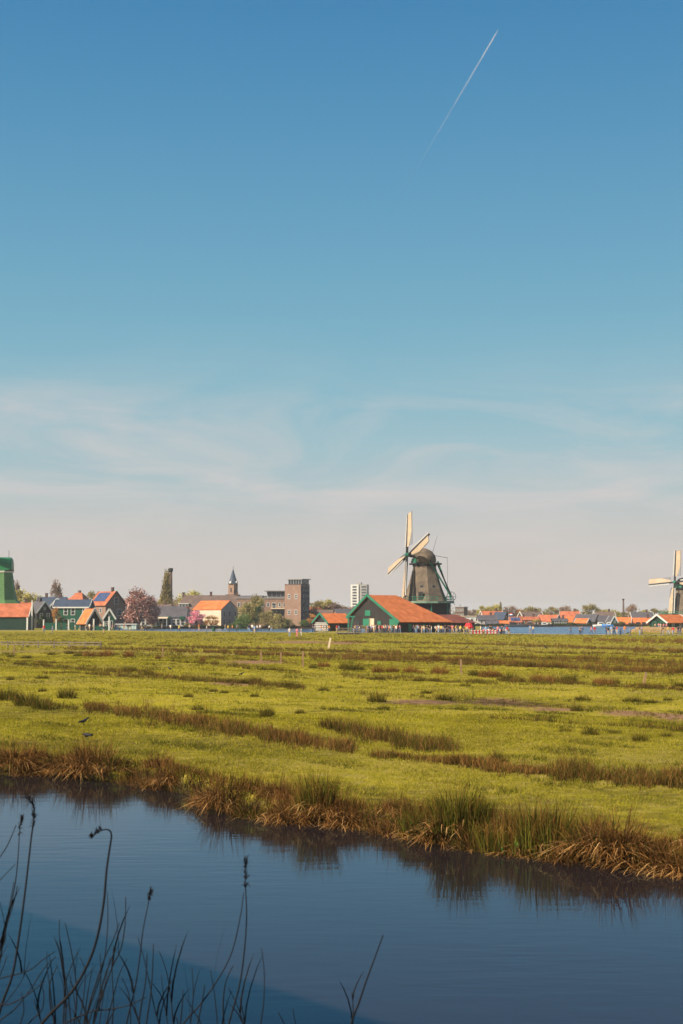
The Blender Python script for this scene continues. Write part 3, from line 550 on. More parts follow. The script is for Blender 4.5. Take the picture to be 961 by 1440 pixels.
# the black barn in front of the main mill
def barn():
    Y = 309; c = at(561, 874, Y); z0 = gzf(c.x, c.y); th = R(47); root = empty('black_barn', (c.x, c.y, z0), th, 'black timber barn with orange tiled roof and sea green trim under the windmill', 'barn')
    s = F / Y; W = 70 / s / math.sin(th); fr = 42.0 / 70; Lb = 80 / s / math.cos(th)
    re = c.z - z0; le = Z(868, Y) - z0; ap = Z(837, Y) - z0
    # local: x along the ridge (to the right and away), y from the near eave (0) back to the far eave (W)
    gy = W * fr
    MB().prism([(0.25, -0.6), (W - 0.1, -0.6), (W - 0.1, le - 0.1), (gy, ap - 0.1), (0.25, re + 0.1)], 0.1, Lb * 0.5, 'x').box(Lb * 0.5 + 0.004, Lb - 1.2, 0.26, W - 0.12, -0.6, re - 0.1).build('wall', M_BLACKWOOD, root)
    m = MB(); rl = Lb * 0.52
    a, b, d_ = (-0.4, -0.45, re - 0.25), (Lb, -0.45, re - 0.25), (-0.4, gy, ap)
    r1 = (rl, gy, ap); e_ = (Lb, W + 0.3, le - 0.25); f_ = (-0.4, W + 0.3, le - 0.25)
    for q in ((a, b, r1, d_), (f_, d_, r1, e_), (b, e_, r1)):
        lo = [Vector(p) for p in q]; n = (lo[1] - lo[0]).cross(lo[2] - lo[0]).normalized(); n = n if n.z > 0 else -n
        hi = [p + n * 0.18 for p in lo]; k = len(lo); m.face(hi); m.face(lo[::-1])
        for i in range(k): m.face([lo[i], lo[(i + 1) % k], hi[(i + 1) % k], hi[i]])
    m.build('roof', M_ROOF_O, root)
    g = MB(); g.beam((-0.47, -0.5, re - 0.15), (-0.47, gy, ap + 0.12), 0.14, 0.5); g.beam((-0.47, W + 0.35, le - 0.15), (-0.47, gy - 0.02, ap + 0.12), 0.14, 0.5); g.build('bargeboard', M_TEALTRIM, root)
    MB().tube([(-0.45, gy, ap), (-0.45, gy, ap + 0.9)], 0.09, 5).build('finial', M_TEALTRIM, root)
    def gp(px, py):        # a spot on the gable from a pixel: how far along it and how high
        t = (561 - px) / 70 * W; return t, Z(py, Y) - z0
    for px, py, w, h, m_, nm in ((518, 862, 1.6, 1.2, M_TEALTRIM, 'shutter'), (516.5, 877, 2.2, 2.1, M_TEALTRIM, 'shutter'), (523.5, 876, 1.5, 1.9, M_CREAM, 'notice_board'), (534, 876, 1.0, 0.8, M_TEALTRIM, 'shutter'), (554, 878, 2.4, 2.4, M_TEALTRIM, 'door'), (504, 876, 1.0, 0.9, M_GLASS, 'window')):
        u, z = gp(px, py); MB().box(0.0, 0.096, u - w / 2, u + w / 2, z - h / 2, z + h / 2).build(nm, m_, root)
    # open side under the eave: posts and dark bays
    n = 7
    for i in range(n + 1): q = 0.3 + (Lb - 1.2) * i / n; MB().box(q - 0.12, q + 0.12, -0.35, -0.1, -0.4, re - 0.05).build('post', M_TARWOOD, root)
    for i in (1, 3, 5): q = 0.3 + (Lb - 1.2) * (i + 0.5) / n; MB().box(q - 0.55, q + 0.55, 0.15, 0.247, 0.3, 1.9).build('window', M_TEALTRIM, root)
    return root
barn()

# ------------------------------------------------------------------ windmills
def windmill(name, label, px, Y, sc, hub, wind, lean, phi, Rs, stage_z, body, cap_m, base_top, rot8, stage=True, sails=True, capstyle='thatch', r_bot=4.9, r_top=2.75, tail=True, tail_dir=None, sf=1.5):
    """hub = (px, py); wind = unit xy the sails face; Rs sail length; z in world metres"""
    x = X(px, Y); z0 = gzf(x, Y); root = empty(name, (x, Y, z0), 0, label, 'windmill')
    H = at(hub[0], hub[1], Y) ; w = Vector((wind[0], wind[1], 0)).normalized()
    hubp = Vector((H.x - x, 0, H.z - z0)); 
    ln = w * math.cos(lean) + Vector((0, 0, math.sin(lean)))       # windshaft axis, rising to the front
    sd = Vector((-w.y, w.x, 0))
    # put the hub out in front of the cap along the wind direction so that it falls on its pixel
    dist = abs(hubp.x / w.x) if abs(w.x) > 0.2 else 3.0
    hubp = Vector((w.x * dist, w.y * dist, hubp.z)); ct = hubp.z          # cap middle height
    st = stage_z - z0; ctop = ct + 1.5 * sc; cbot = ct - 1.9 * sc
    n8 = lambda r, z: [(r * math.cos(rot8 + i * math.pi / 4), r * math.sin(rot8 + i * math.pi / 4), z) for i in range(8)]
    # base under the stage
    MB().rings([n8(r_bot * 1.12, -0.6), n8(r_bot * 1.05, st - 0.25)]).build('base', base_top, root)
    rs = []
    for i in range(9):
        t = i / 8; r = r_top + (r_bot - r_top) * (0.72 * (1 - t) + 0.28 * (1 - t) ** 3); rs.append(n8(r, st + (cbot - st) * t))
    bo = MB().rings(rs).build('body', body, root)
    for (fi, t, ww, hh) in ((0, 0.36, 0.7, 1.0), (1, 0.36, 0.7, 1.0), (7, 0.36, 0.7, 1.0), (0, 0.04, 1.1, 1.9), (6, 0.04, 1.1, 1.9)):
        a = rot8 + (fi + 0.5) * math.pi / 4 + math.pi * 1.25; r = (r_top + (r_bot - r_top) * (0.72 * (1 - t) + 0.28 * (1 - t) ** 3)) * math.cos(math.pi / 8)
        o = Vector((math.cos(a), math.sin(a), 0)); tn = Vector((-o.y, o.x, 0)); z = st + (cbot - st) * t; m = MB(); c = o * (r - 0.27) + Vector((0, 0, z + (0.9 if t < 0.1 else 0)))
        m.hull8([c - tn * ww / 2 - Vector((0, 0, hh / 2)), c + tn * ww / 2 - Vector((0, 0, hh / 2)), c + tn * ww / 2 - Vector((0, 0, hh / 2)) + o * 0.3, c - tn * ww / 2 - Vector((0, 0, hh / 2)) + o * 0.3,
                 c - tn * ww / 2 + Vector((0, 0, hh / 2)), c + tn * ww / 2 + Vector((0, 0, hh / 2)), c + tn * ww / 2 + Vector((0, 0, hh / 2)) + o * 0.24, c - tn * ww / 2 + Vector((0, 0, hh / 2)) + o * 0.24])
        m.build('door' if t < 0.1 else 'window', M_TARWOOD if t < 0.1 else M_GLASS, bo)
    # cap
    def ring(y, hw, zb, zt, n=9):
        pts = []
        for i in range(n):
            a = math.pi * i / (n - 1); pts.append(w * y + sd * (hw * math.cos(a)) + Vector((0, 0, zb + (zt - zb) * math.sin(a) ** 0.8)))
        return pts
    if capstyle == 'thatch':
        prof = [(-2.9, 0.8, 0.6, 1.3), (-2.6, 1.5, 0.2, 2.2), (-1.6, 2.3, 0, 3.2), (-0.3, 2.6, 0, 3.75), (1.2, 2.3, 0, 3.5), (2.2, 1.6, 0.2, 3.0), (2.6, 1.3, 0.4, 2.7)]
    else:
        prof = [(-2.85, 1.6, 0.5, 2.6), (-2.75, 2.2, 0.1, 3.2), (-2.4, 2.45, 0.0, 3.6), (0, 2.7, 0, 3.7), (2.5, 2.45, 0, 3.6), (2.57, 2.3, 0, 3.4)]
    kk = r_top / 2.75
    MB().rings([ring(y * kk, hw * kk, cbot + zb * sc * 0.97, cbot + zt * sc * 0.97) for y, hw, zb, zt in prof]).build('cap', cap_m, root, capstyle == 'thatch')
    m = MB(); fk = 1.0 if capstyle == 'thatch' else 0.72
    for s in (-1, 1): m.beam(w * 3.4 * kk * fk + sd * s * 1.9 * kk + Vector((0, 0, cbot - 0.15)), w * -3.9 * kk * fk + sd * s * 1.9 * kk + Vector((0, 0, cbot - 0.15)), 0.34, 0.4)
    for y in (-3.4 * fk, -1.2, 1.0, 2.9 * fk): m.beam(w * y * kk - sd * 2.2 * kk + Vector((0, 0, cbot - 0.12)), w * y * kk + sd * 2.2 * kk + Vector((0, 0, cbot - 0.12)), 0.3, 0.3)
    m.build('cap_frame', M_TARWOOD, root)
    MB().rings([n8(r_top * 1.12, cbot - 0.75), n8(r_top * 1.16, cbot - 0.3)]).build('curb_ring', M_TARWOOD if capstyle == 'thatch' else M_WHITE, root)
    f = w * (2.95 * kk); m = MB(); m.beam(f - sd * 1.55 * kk + Vector((0, 0, cbot + 0.35)), f + sd * 1.55 * kk + Vector((0, 0, cbot + 0.35)), 0.35, 0.5); m.beam(f - sd * 1.3 * kk + Vector((0, 0, cbot + 0.9)), f + sd * 1.3 * kk + Vector((0, 0, cbot + 0.9)), 0.2, 0.5); m.build('breast_beam', M_TEALTRIM, root)
    MB().tube([hubp - ln * (dist + 1.5), hubp + ln * 0.5], [0.3, 0.38], 8).build('windshaft', M_TARWOOD, root)
    MB().tube([hubp + ln * 0.1, hubp + ln * 0.75], [0.55, 0.42], 8).build('poll_end', M_TEALTRIM, root)
    if sails:
        upv = Vector((0, 0, 1)) - ln * ln.z; upv.normalize(); hv = upv.cross(ln); hv.normalize()      # hv: to the viewer's right of the sail cross
        for k in range(4):
            a = phi + k * math.pi / 2; e = hv * math.cos(a) + upv * math.sin(a); t = hv * math.sin(a) - upv * math.cos(a)     # t: clockwise side, carries the cloth
            o = hubp + ln * (0.35 if k % 2 else 0.0)
            sl = MB().beam(o, o + e * Rs, 0.46, 0.5, up=ln, w2=0.3, h2=0.3).build('sail', M_TARWOOD, root)
            def tw(f): return R(20) * (1 - f) + R(3) * f
            def pt(f, s_, off=0.0):
                g = tw(f); return o + e * (Rs * f) + t * (s_ * math.cos(g)) - ln * (s_ * math.sin(g)) + ln * (0.12 + off)
            m = MB(); nb = 22
            for i in range(nb + 1):
                f = 0.2 + 0.79 * i / nb; m.beam(pt(f, -0.5), pt(f, 1.95), 0.055, 0.055, up=ln)
            for q in (0.95, 1.95): m.beam(pt(0.2, q), pt(0.99, q), 0.06, 0.06, up=ln)
            m.build('lattice', M_TARWOOD, sl)
            m = MB(); nn = 12; fr = []; bk = []
            for i in range(nn + 1):
                f = 0.17 + 0.815 * i / nn; wd = 1.9 * min(1.0, 0.45 + 1.6 * (f - 0.17)) ; c = [pt(f, 0.3 + (wd - 0.3) * j / 4, 0.09 + 0.03 * math.sin(math.pi * j / 4)) for j in range(5)]
                fr.append(c)
            for i in range(nn):
                for j in range(4):
                    m.face([fr[i][j], fr[i + 1][j], fr[i + 1][j + 1], fr[i][j + 1]]); m.face([q + ln * 0.03 for q in (fr[i][j], fr[i][j + 1], fr[i + 1][j + 1], fr[i + 1][j])])
            me = bpy.data.meshes.new('sailcloth'); me.from_pydata(m.v, [], m.f); me.materials.append(M_CLOTH); me.polygons.foreach_set('use_smooth', [True] * len(me.polygons)); me.update(); link('sailcloth', me, sl)
            m = MB(); slab(m, pt(0.2, -0.68), pt(0.99, -0.62), pt(0.99, -0.24, 0.06), pt(0.2, -0.28, 0.06), 0.04); m.build('windboard', mat('grey_white_boards', lin(172, 168, 162), 0.7, 0.12, 0.8), sl)
    if stage:
        rr = r_bot * sf; n = 16
        nr = lambda r, z: [(r * math.cos(i * 2 * math.pi / n), r * math.sin(i * 2 * math.pi / n), z) for i in range(n)]
        sg = MB().rings([nr(rr, st - 0.24), nr(rr, st)]).build('stage', M_TIMBER, root)
        MB().rings([nr(rr + 0.06, st - 0.42), nr(rr + 0.06, st + 0.1)], cap=False).build('stage_edge', mat('pale_grey_green_paint', lin(118, 142, 122), 0.6, 0.2, 0.8), sg)
        for i in range(n):
            a = i * 2 * math.pi / n; p = Vector((rr * 0.98 * math.cos(a), rr * 0.98 * math.sin(a), st)); MB().box(p.x - 0.06, p.x + 0.06, p.y - 0.06, p.y + 0.06, st, st + 1.15).build('railing_post', M_TEALTRIM, sg)
        for zr in (0.55, 1.1): 
            pts = [Vector((rr * 0.98 * math.cos(i * 2 * math.pi / n), rr * 0.98 * math.sin(i * 2 * math.pi / n), st + zr)) for i in range(n + 1)]; m = MB()
            for i in range(n): m.beam(pts[i], pts[i + 1], 0.07, 0.12)
            m.build('handrail', M_TEALTRIM, sg)
        for i in range(0, n, 2):
            a = (i + 0.5) * 2 * math.pi / n; q = Vector((math.cos(a), math.sin(a), 0)); m = MB(); m.beam(q * rr * 0.9 + Vector((0, 0, -0.4)), q * rr * 0.9 + Vector((0, 0, st - 0.25)), 0.22, 0.22); m.beam(q * r_bot * 1.06 + Vector((0, 0, st - 2.4)), q * rr * 0.88 + Vector((0, 0, st - 0.3)), 0.18, 0.18); m.build('stage_post', M_TEALTRIM, root)
    if tail:
        td = -w if tail_dir is None else Vector(tail_dir).normalized(); q = Vector((-td.y, td.x, 0)); foot = td * (r_bot * (sf - 0.12)) + Vector((0, 0, st + 0.5))
        MB().beam(td * 3.4 * kk + Vector((0, 0, cbot + 0.5)), foot, 0.36, 0.36, w2=0.28, h2=0.28).build('tail_pole', M_TEALTRIM, root)
        for s in (-1, 1):
            MB().beam(td * 1.6 * kk + q * s * 3.3 * kk + Vector((0, 0, cbot + 0.1)), foot + Vector((0, 0, 0.6)), 0.24, 0.24).build('long_brace', M_TEALTRIM, root)
            MB().beam(td * 3.2 * kk + q * s * 2.4 * kk + Vector((0, 0, cbot + 0.1)), foot + Vector((0, 0, 0.9)), 0.22, 0.22).build('short_brace', M_TARWOOD, root)
        MB().beam(td * 1.6 * kk - q * 3.6 * kk + Vector((0, 0, cbot + 0.05)), td * 1.6 * kk + q * 3.6 * kk + Vector((0, 0, cbot + 0.05)), 0.3, 0.36).build('cross_beam', M_TEALTRIM, root)
        m = MB(); c = foot + Vector((0, 0, 0.7)); pr = None
        for i in range(17):
            a = i * math.pi / 8; p = c + q * 0 + td * (1.1 * math.cos(a)) + Vector((0, 0, 1.1 * math.sin(a)))
            if pr is not None: m.beam(pr, p, 0.1, 0.1)
            pr = p
            if i < 16 and i % 2 == 0: m.beam(c, p, 0.07, 0.07)
        m.build('winch_wheel', M_TARWOOD, root)
        MB().beam(td * 1.5 * kk + Vector((0, 0, cbot + 2.0)), td * 5.9 * kk + Vector((0, 0, cbot + 1.3)), 0.1, 0.1).build('brake_lever', M_TARWOOD, root)
        MB().tube([td * 5.85 * kk + Vector((0, 0, cbot + 1.3)), td * 5.85 * kk + Vector((0, 0, st + 1.0))], 0.03, 4).build('brake_rope', M_TARWOOD, root)
        MB().tube([td * 1.9 * kk + Vector((0, 0, cbot + 2.0)), td * 3.3 * kk + Vector((0, 0, cbot + 6.6))], [0.06, 0.03], 5).build('lightning_rod', M_DARKMETAL, root)
    return root
windmill('thatched_windmill', 'tall thatched windmill with cream sails rising behind the black barn', 597, 338, 1.0, (574, 781), (-0.94, -0.34), R(13), R(24), 11.2, Z(846, 338), M_THATCH, M_THATCH, M_TARWOOD, R(8), tail_dir=(0.94, -0.1, 0), r_bot=5.6, r_top=2.55, sf=1.24)
windmill('dark_windmill', 'smaller dark thatched windmill beyond the white trimmed hut', 960, 470, 0.95, (947, 819), (-0.76, -0.65), R(11), R(4), 10.6, Z(865, 470), M_THATCH, mat('dark_thatch', lin(70, 62, 58), 0.95, 0.2, 0.5, bump=0.05), M_DGREEN, R(12), r_bot=5.6, r_top=3.0)
gm = windmill('green_windmill', 'green boarded windmill with rounded bright green cap above the shed', 5, 397, 1.0, (-13, 792), (-1, -0.05), R(6), R(45), 10.0, Z(847, 397), M_MILLGREEN, M_CAPGREEN, M_DGREEN, R(-67), stage=False, capstyle='barrel', r_bot=4.5, r_top=2.8, tail=False)
def green_mill_extras():
    Y = 397; z0 = gm.location.z; x0 = gm.location.x
    n8 = lambda r, z: [(r * math.cos(R(-67) + i * math.pi / 4), r * math.sin(R(-67) + i * math.pi / 4), z) for i in range(8)]
    MB().rings([n8(5.9, Z(851, Y) - z0), n8(5.8, Z(850, Y) - z0), n8(3.9, Z(842, Y) - z0)]).build('skirt_roof', M_MILLGREEN, gm)
    MB().tube([(X(14.5, Y) - x0, -0.5, Z(785, Y) - z0), (X(14.5, Y) - x0, -0.5, Z(774, Y) - z0)], 0.07, 5).build('finial', M_DARKMETAL, gm)
green_mill_extras()

house('mill_annex', 'low dark shed with weathered dark red roof against the windmill base', 634, 331, 9.0, 6.4, Z(875, 331), Z(865, 331), M_TARWOOD, mat('dark_red_roof_tiles', lin(122, 70, 58), 0.8, 0.3, 0.6, wave=('X', 4, 0.25)), 20, cat='shed', over=0.5, hip=(0, 3.5))
# hut beside the dark mill
ht = house('white_trim_hut', 'dark green open hut with white bargeboards and orange roof beside the dark windmill', 938, 385, 9.5, 5.6, 1.6, 3.4, M_DGREEN, M_ROOF_O, 42, trim=M_WHITE, cat='hut', over=0.6, wins=[('l', -1.2, 0.7, 1.2, 1.9, 'doorway', M_TEALTRIM, M_TARWOOD), ('l', 1.2, 0.7, 1.2, 1.9, 'doorway', M_TEALTRIM, M_TARWOOD), ('f', -2, 0.6, 1.2, 1.0), ('f', 1.5, 0.6, 1.2, 1.0)])

# ------------------------------------------------------------------ far bank, right: houses, boats, flag
FR = 562
def fh(name, label, x0, x1, top, eave, wall, roof, rot=0, Y=FR, d=7, **kw):
    w = (x1 - x0) / F * Y / max(0.5, math.cos(R(rot))) * (0.82 if rot else 1.0)
    return house(name, label, (x0 + x1) / 2, Y, w, d, Z(eave, Y), Z(top, Y), wall, roof, rot, **kw)
fh('brick_flats', 'plain brown brick flats block just right of the windmill stage', 641, 655.5, 854, 854, M_BRICK_D, M_GREY, -20, Y=700, flat=True, cat='flats', wins=grid('f', (-1.5, 0, 1.5), (3.5, 6), 0.9, 1.3))
fh('white_flat_building', 'long low white flat roofed building beyond the barn', 643, 674, 867, 867, M_WHITE, M_CREAM, 0, Y=580, flat=True, cat='building', wins=grid('f', (-3, -1, 1, 3), (1.6,), 1.2, 1.2))
fh('grey_roof_house', 'grey roofed house beside the long low white building', 671, 697, 865.5, 872, M_PALEGREY, M_ROOF_G, 0, wins=grid('f', (-2.5, 0, 2.5), (0.8,), 1.1, 1.3), chim=[(1.5, 0, 1.0)])
fh('blue_boathouse', 'small blue boathouse on the far bank right of the green kiosk', 683, 699, 873, 877, mat('blue_boards', lin(40, 104, 160), 0.6), M_ROOF_G, 0, Y=552, d=4, cat='boathouse', wins=grid('f', (-1, 1), (-0.1,), 0.9, 0.9))
sh = fh('solar_roof_house', 'dark house with solar panels on a slate roof left of the flag', 695, 712, 861, 871, M_BRICK_D, M_ROOF_N, -25, Y=575, wins=[('r', 0, 2.5, 1.2, 1.5), ('f', 0, 1, 1.2, 1.2)])
fh('orange_roof_house', 'low cottage with orange roof in front of the slate solar house', 697, 713, 873, 877, M_CREAM, M_ROOF_O, 0, Y=553, d=5, wins=grid('f', (-1.4, 1.4), (-0.2,), 0.9, 0.9))
sh2 = fh('solar_cottage', 'cottage with bluish solar roof right of the flag', 715, 731, 868, 875, M_BRICK_R, M_ROOF_R, 0, Y=560, wins=grid('f', (-1.4, 1.4), (0,), 1.0, 1.2))
solar(sh2, -1.9, 1.9, 7, Z(875, 560) - sh2.location.z, Z(868, 560) - sh2.location.z, 0.15, 0.85, 3)
fh('brick_row_house', 'pinkish brick house with long orange roof behind moored boats', 729, 755, 867.5, 872, M_BRICK_R, M_ROOF_R, 0, wins=grid('f', (-2.6, 0, 2.6), (0.4,), 1.2, 1.4), chim=[(-2, 0, 1), (2, 0, 1)])
fh('white_verge_house', 'house with steep orange roof and white gable edge by the willow', 756, 785, 865, 874, M_CREAM, M_ROOF_R, -30, trim=M_WHITE, wins=[('r', 0, 1.2, 1.4, 1.4), ('f', -1.5, -0.1, 1.2, 1.2), ('f', 1.5, -0.1, 1.2, 1.2)], chim=[(1, 0, 1)])
fh('dark_green_house', 'flat fronted dark green house with many white windows', 775, 795, 870, 873, M_DGREEN, M_ROOF_G, 0, Y=556, wins=grid('f', (-2, -0.7, 0.7, 2), (0.9, -0.7), 0.9, 1.1), chim=[(1.5, 0, 1.2)])
fh('orange_roof_house', 'orange roofed house right of the flat fronted dark green house', 790, 808, 867.5, 876, M_BRICK, M_ROOF_O, 0, Y=566, wins=grid('f', (-1.4, 1.4), (0,), 0.9, 1.1))
fh('grey_gambrel_house', 'large grey roofed house with two white dormers behind small green cottage', 808, 840, 864, 874, M_BRICK_D, M_ROOF_G, -30, wins=[('r', -1, 1.5, 1.1, 1.4), ('r', 1, 1.5, 1.1, 1.4), ('f', -2, 0.2, 1.2, 1.2), ('f', 2, 0.2, 1.2, 1.2)])
fh('green_cottage', 'small green cottage with orange roof on the waterside', 809, 827, 870, 876, M_GREEN, M_ROOF_O, -35, Y=553, d=4.5, trim=M_WHITE, wins=[('r', 0, 0, 0.8, 1.0)])
fh('grey_roof_house', 'grey roofed house with white ground floor near the moored white boat', 838, 853, 866, 875, M_WHITE, M_ROOF_G, 0, Y=560, wins=grid('f', (-1.3, 1.3), (0,), 0.9, 1.2))
fh('teal_gable_house', 'narrow dark blue green house with white edged pointed gable', 853, 864, 866.5, 877, mat('blue_green_boards', lin(24, 70, 84), 0.6), M_ROOF_G, -80, Y=553, d=3.4, trim=M_WHITE, wins=[('r', 0, 1.0, 0.8, 1.0), ('r', -0.6, -0.6, 0.7, 1.1), ('r', 0.7, -0.6, 0.7, 1.1)])
fh('long_orange_roof', 'long orange roofed farmhouse with white verge left of the dormered one', 862, 887, 868.5, 879, M_BRICK_R, M_ROOF_O, -18, trim=M_WHITE, wins=grid('f', (-2, 0.5), (-0.4,), 1.0, 0.9))
lo = fh('dormered_roof_house', 'orange roofed house with dark dormer windows left of the hut', 886, 914, 869, 880, M_BRICK_R, M_ROOF_O, 0, trim=M_WHITE, Y=566, chim=[(2.5, 0, 1.2)])
for q in (-2.0, 0.3, 2.4): 
    e = Z(880, 566) - lo.location.z; MB().box(q - 0.7, q + 0.7, -3.2, -1.2, e + 0.3, e + 1.5).build('dormer', M_GLASS, lo)
def flagpole():
    Y = 556; x = X(714.5, Y); z0 = gzf(x, Y); root = empty('flagpole', (x, Y, z0), 0, 'red white and blue flag on a white pole at the far bank', 'flag')
    MB().tube([(0, 0, 0), (0, 0, Z(861, Y) - z0)], [0.08, 0.04], 6).build('pole', M_WHITE, root); t = Z(862, Y) - z0
    for i, c in enumerate((lin(186, 30, 44), lin(230, 226, 220), lin(36, 64, 132))):
        m = MB(); n = 6
        for k in range(n):
            a, b = k / n, (k + 1) / n; f = lambda q: 0.16 * math.sin(q * 7)
            m.hull8([(0.05 + a * 1.7, f(a), t - 0.4 * (i + 1)), (0.05 + b * 1.7, f(b), t - 0.4 * (i + 1)), (0.05 + b * 1.7, f(b) + 0.03, t - 0.4 * (i + 1)), (0.05 + a * 1.7, f(a) + 0.03, t - 0.4 * (i + 1)),
                     (0.05 + a * 1.7, f(a), t - 0.4 * i - 0.004), (0.05 + b * 1.7, f(b), t - 0.4 * i - 0.004), (0.05 + b * 1.7, f(b) + 0.03, t - 0.4 * i - 0.004), (0.05 + a * 1.7, f(a) + 0.03, t - 0.4 * i - 0.004)])
        m.build('stripe', mat('flag_cloth_%d' % i, c, 0.8, 0.05), root)
flagpole()
def boat(px, Y, Lb, rot, hull, cabin, label):
    x = X(px, Y); root = empty('moored_boat', (x, Y, RL), R(rot), label, 'boat', 'boats moored along the far bank'); rg = []
    for i in range(7):
        t = i / 6; hw = 0.95 * (1 - max(0, (t - 0.45) / 0.55) ** 2.2) * (0.85 + 0.15 * min(1, t * 4)) + 0.02; xx = (t - 0.5) * Lb; sh_ = 0.75 + 0.35 * t * t
        rg.append([(xx, -hw, sh_), (xx, -hw * 0.7, -0.1), (xx, 0, -0.25), (xx, hw * 0.7, -0.1), (xx, hw, sh_)])
    MB().rings(rg).build('hull', hull, root, True)
    c = MB(); c.hull8([(-Lb * 0.22, -0.65, 0.7), (Lb * 0.16, -0.6, 0.7), (Lb * 0.16, 0.6, 0.7), (-Lb * 0.22, 0.65, 0.7), (-Lb * 0.2, -0.55, 1.75), (Lb * 0.06, -0.5, 1.75), (Lb * 0.06, 0.5, 1.75), (-Lb * 0.2, 0.55, 1.75)]); cb = c.build('cabin', cabin, root)
    MB().box(-Lb * 0.17, Lb * 0.05, -0.66, 0.66, 1.15, 1.5).build('cabin_window', M_GLASS, cb)
    MB().tube([(Lb * 0.4, 0, 1.0), (Lb * 0.4, 0, 1.6)], 0.03, 5).build('bow_rail', M_DARKMETAL, root)
boat(844, 540, 6.5, 4, M_WHITE, M_WHITE, 'white cabin boat moored below the grey and white house')
boat(853, 537, 4.5, 170, mat('blue_hull', lin(50, 110, 170), 0.4), M_WHITE, 'small blue hulled boat moored beside the white cabin boat')
boat(765, 538, 6, 0, M_TARWOOD, M_WHITE, 'dark hulled cabin boat moored below the white gable edged house')
boat(742, 537, 7, 180, M_TARWOOD, M_BRICK_D, 'long dark boat moored in front of the pinkish brick house')
boat(722, 537, 7.5, 3, M_DARKMETAL, M_TARWOOD, 'black barge moored below the solar roofed cottage')

# ------------------------------------------------------------------ trees
def limb_tree(rng, h, cr, clumps, trunk_f=0.3, spread=1.0, shape='round', trunk_r=0.22):
    """trunk and limbs as tubes; returns the mesh builder and the points where foliage gathers"""
    m = MB(); th = h * trunk_f; pts = []
    m.tube([(0, 0, -0.4), (0.1, 0, th * 0.5), (0, 0.08, th), (0.05, 0, h * (0.92 if shape == 'column' else 0.7))], [trunk_r * 1.3, trunk_r, trunk_r * 0.85, trunk_r * 0.25], 6)
    for i in range(clumps):
        a = i * 2.4 + rng.uniform(-0.4, 0.4)
        if shape == 'column':
            z = h * (0.08 + 0.86 * (i + 0.5) / clumps); r = cr * (min(1, 1.25 * (1 - z / h) ** 0.8) * min(1, 0.35 + z / h * 2.2)) * rng.uniform(0.2, 0.85); s = (0, 0, max(0.5, z - 2.0))
        else:
            u = rng.uniform(-0.75, 1); rr = math.sqrt(max(0, 1 - u * u)) * rng.uniform(0.45, 1.0); r = cr * rr; z = th + (h - th) * (0.5 + 0.47 * u); s = (0, 0, th * rng.uniform(0.75, 1.0) + max(0, z - th) * 0.25)
        p = (math.cos(a) * r, math.sin(a) * r, z); pts.append(p)
        mid = tuple((s[k] * 0.45 + p[k] * 0.55) + (rng.uniform(-0.2, 0.2) if k < 2 else -0.15) for k in range(3))
        m.tube([s, mid, p], [trunk_r * 0.38, trunk_r * 0.22, 0.02], 4)
    return m, np.array(pts)
def crown(rng, pts, n, sig, size, cols, w=None, flat=0.75, droop=0.0, up=0.0):
    idx = rng.integers(0, len(pts), n); sg = sig * rng.uniform(0.6, 1.3, len(pts))[idx][:, None]
    c = pts[idx] + rng.normal(0, 1, (n, 3)) * sg * np.array([1, 1, flat]); c[:, 2] -= droop * rng.random(n) * 1.5
    d1 = rng.normal(0, 1, (n, 3)); d1[:, 2] += up; d1 /= np.linalg.norm(d1, axis=1)[:, None]; d2 = np.cross(d1, rng.normal(0, 1, (n, 3))); d2 /= np.linalg.norm(d2, axis=1)[:, None]
    s = size * rng.uniform(0.6, 1.4, (n, 1)); V = np.stack([c - d1 * s, c + d2 * s * 0.5, c + d1 * s, c - d2 * s * 0.5], 1).reshape(-1, 3)
    i = np.arange(n)[:, None] * 4; T = np.concatenate([i + [0, 1, 2], i + [0, 2, 3]]); cl = np.repeat(np.minimum(mixcols(rng, n, cols, w, 0.25) * 1.7, 0.8), 4, 0)
    return V, T, cl
TREES = {}
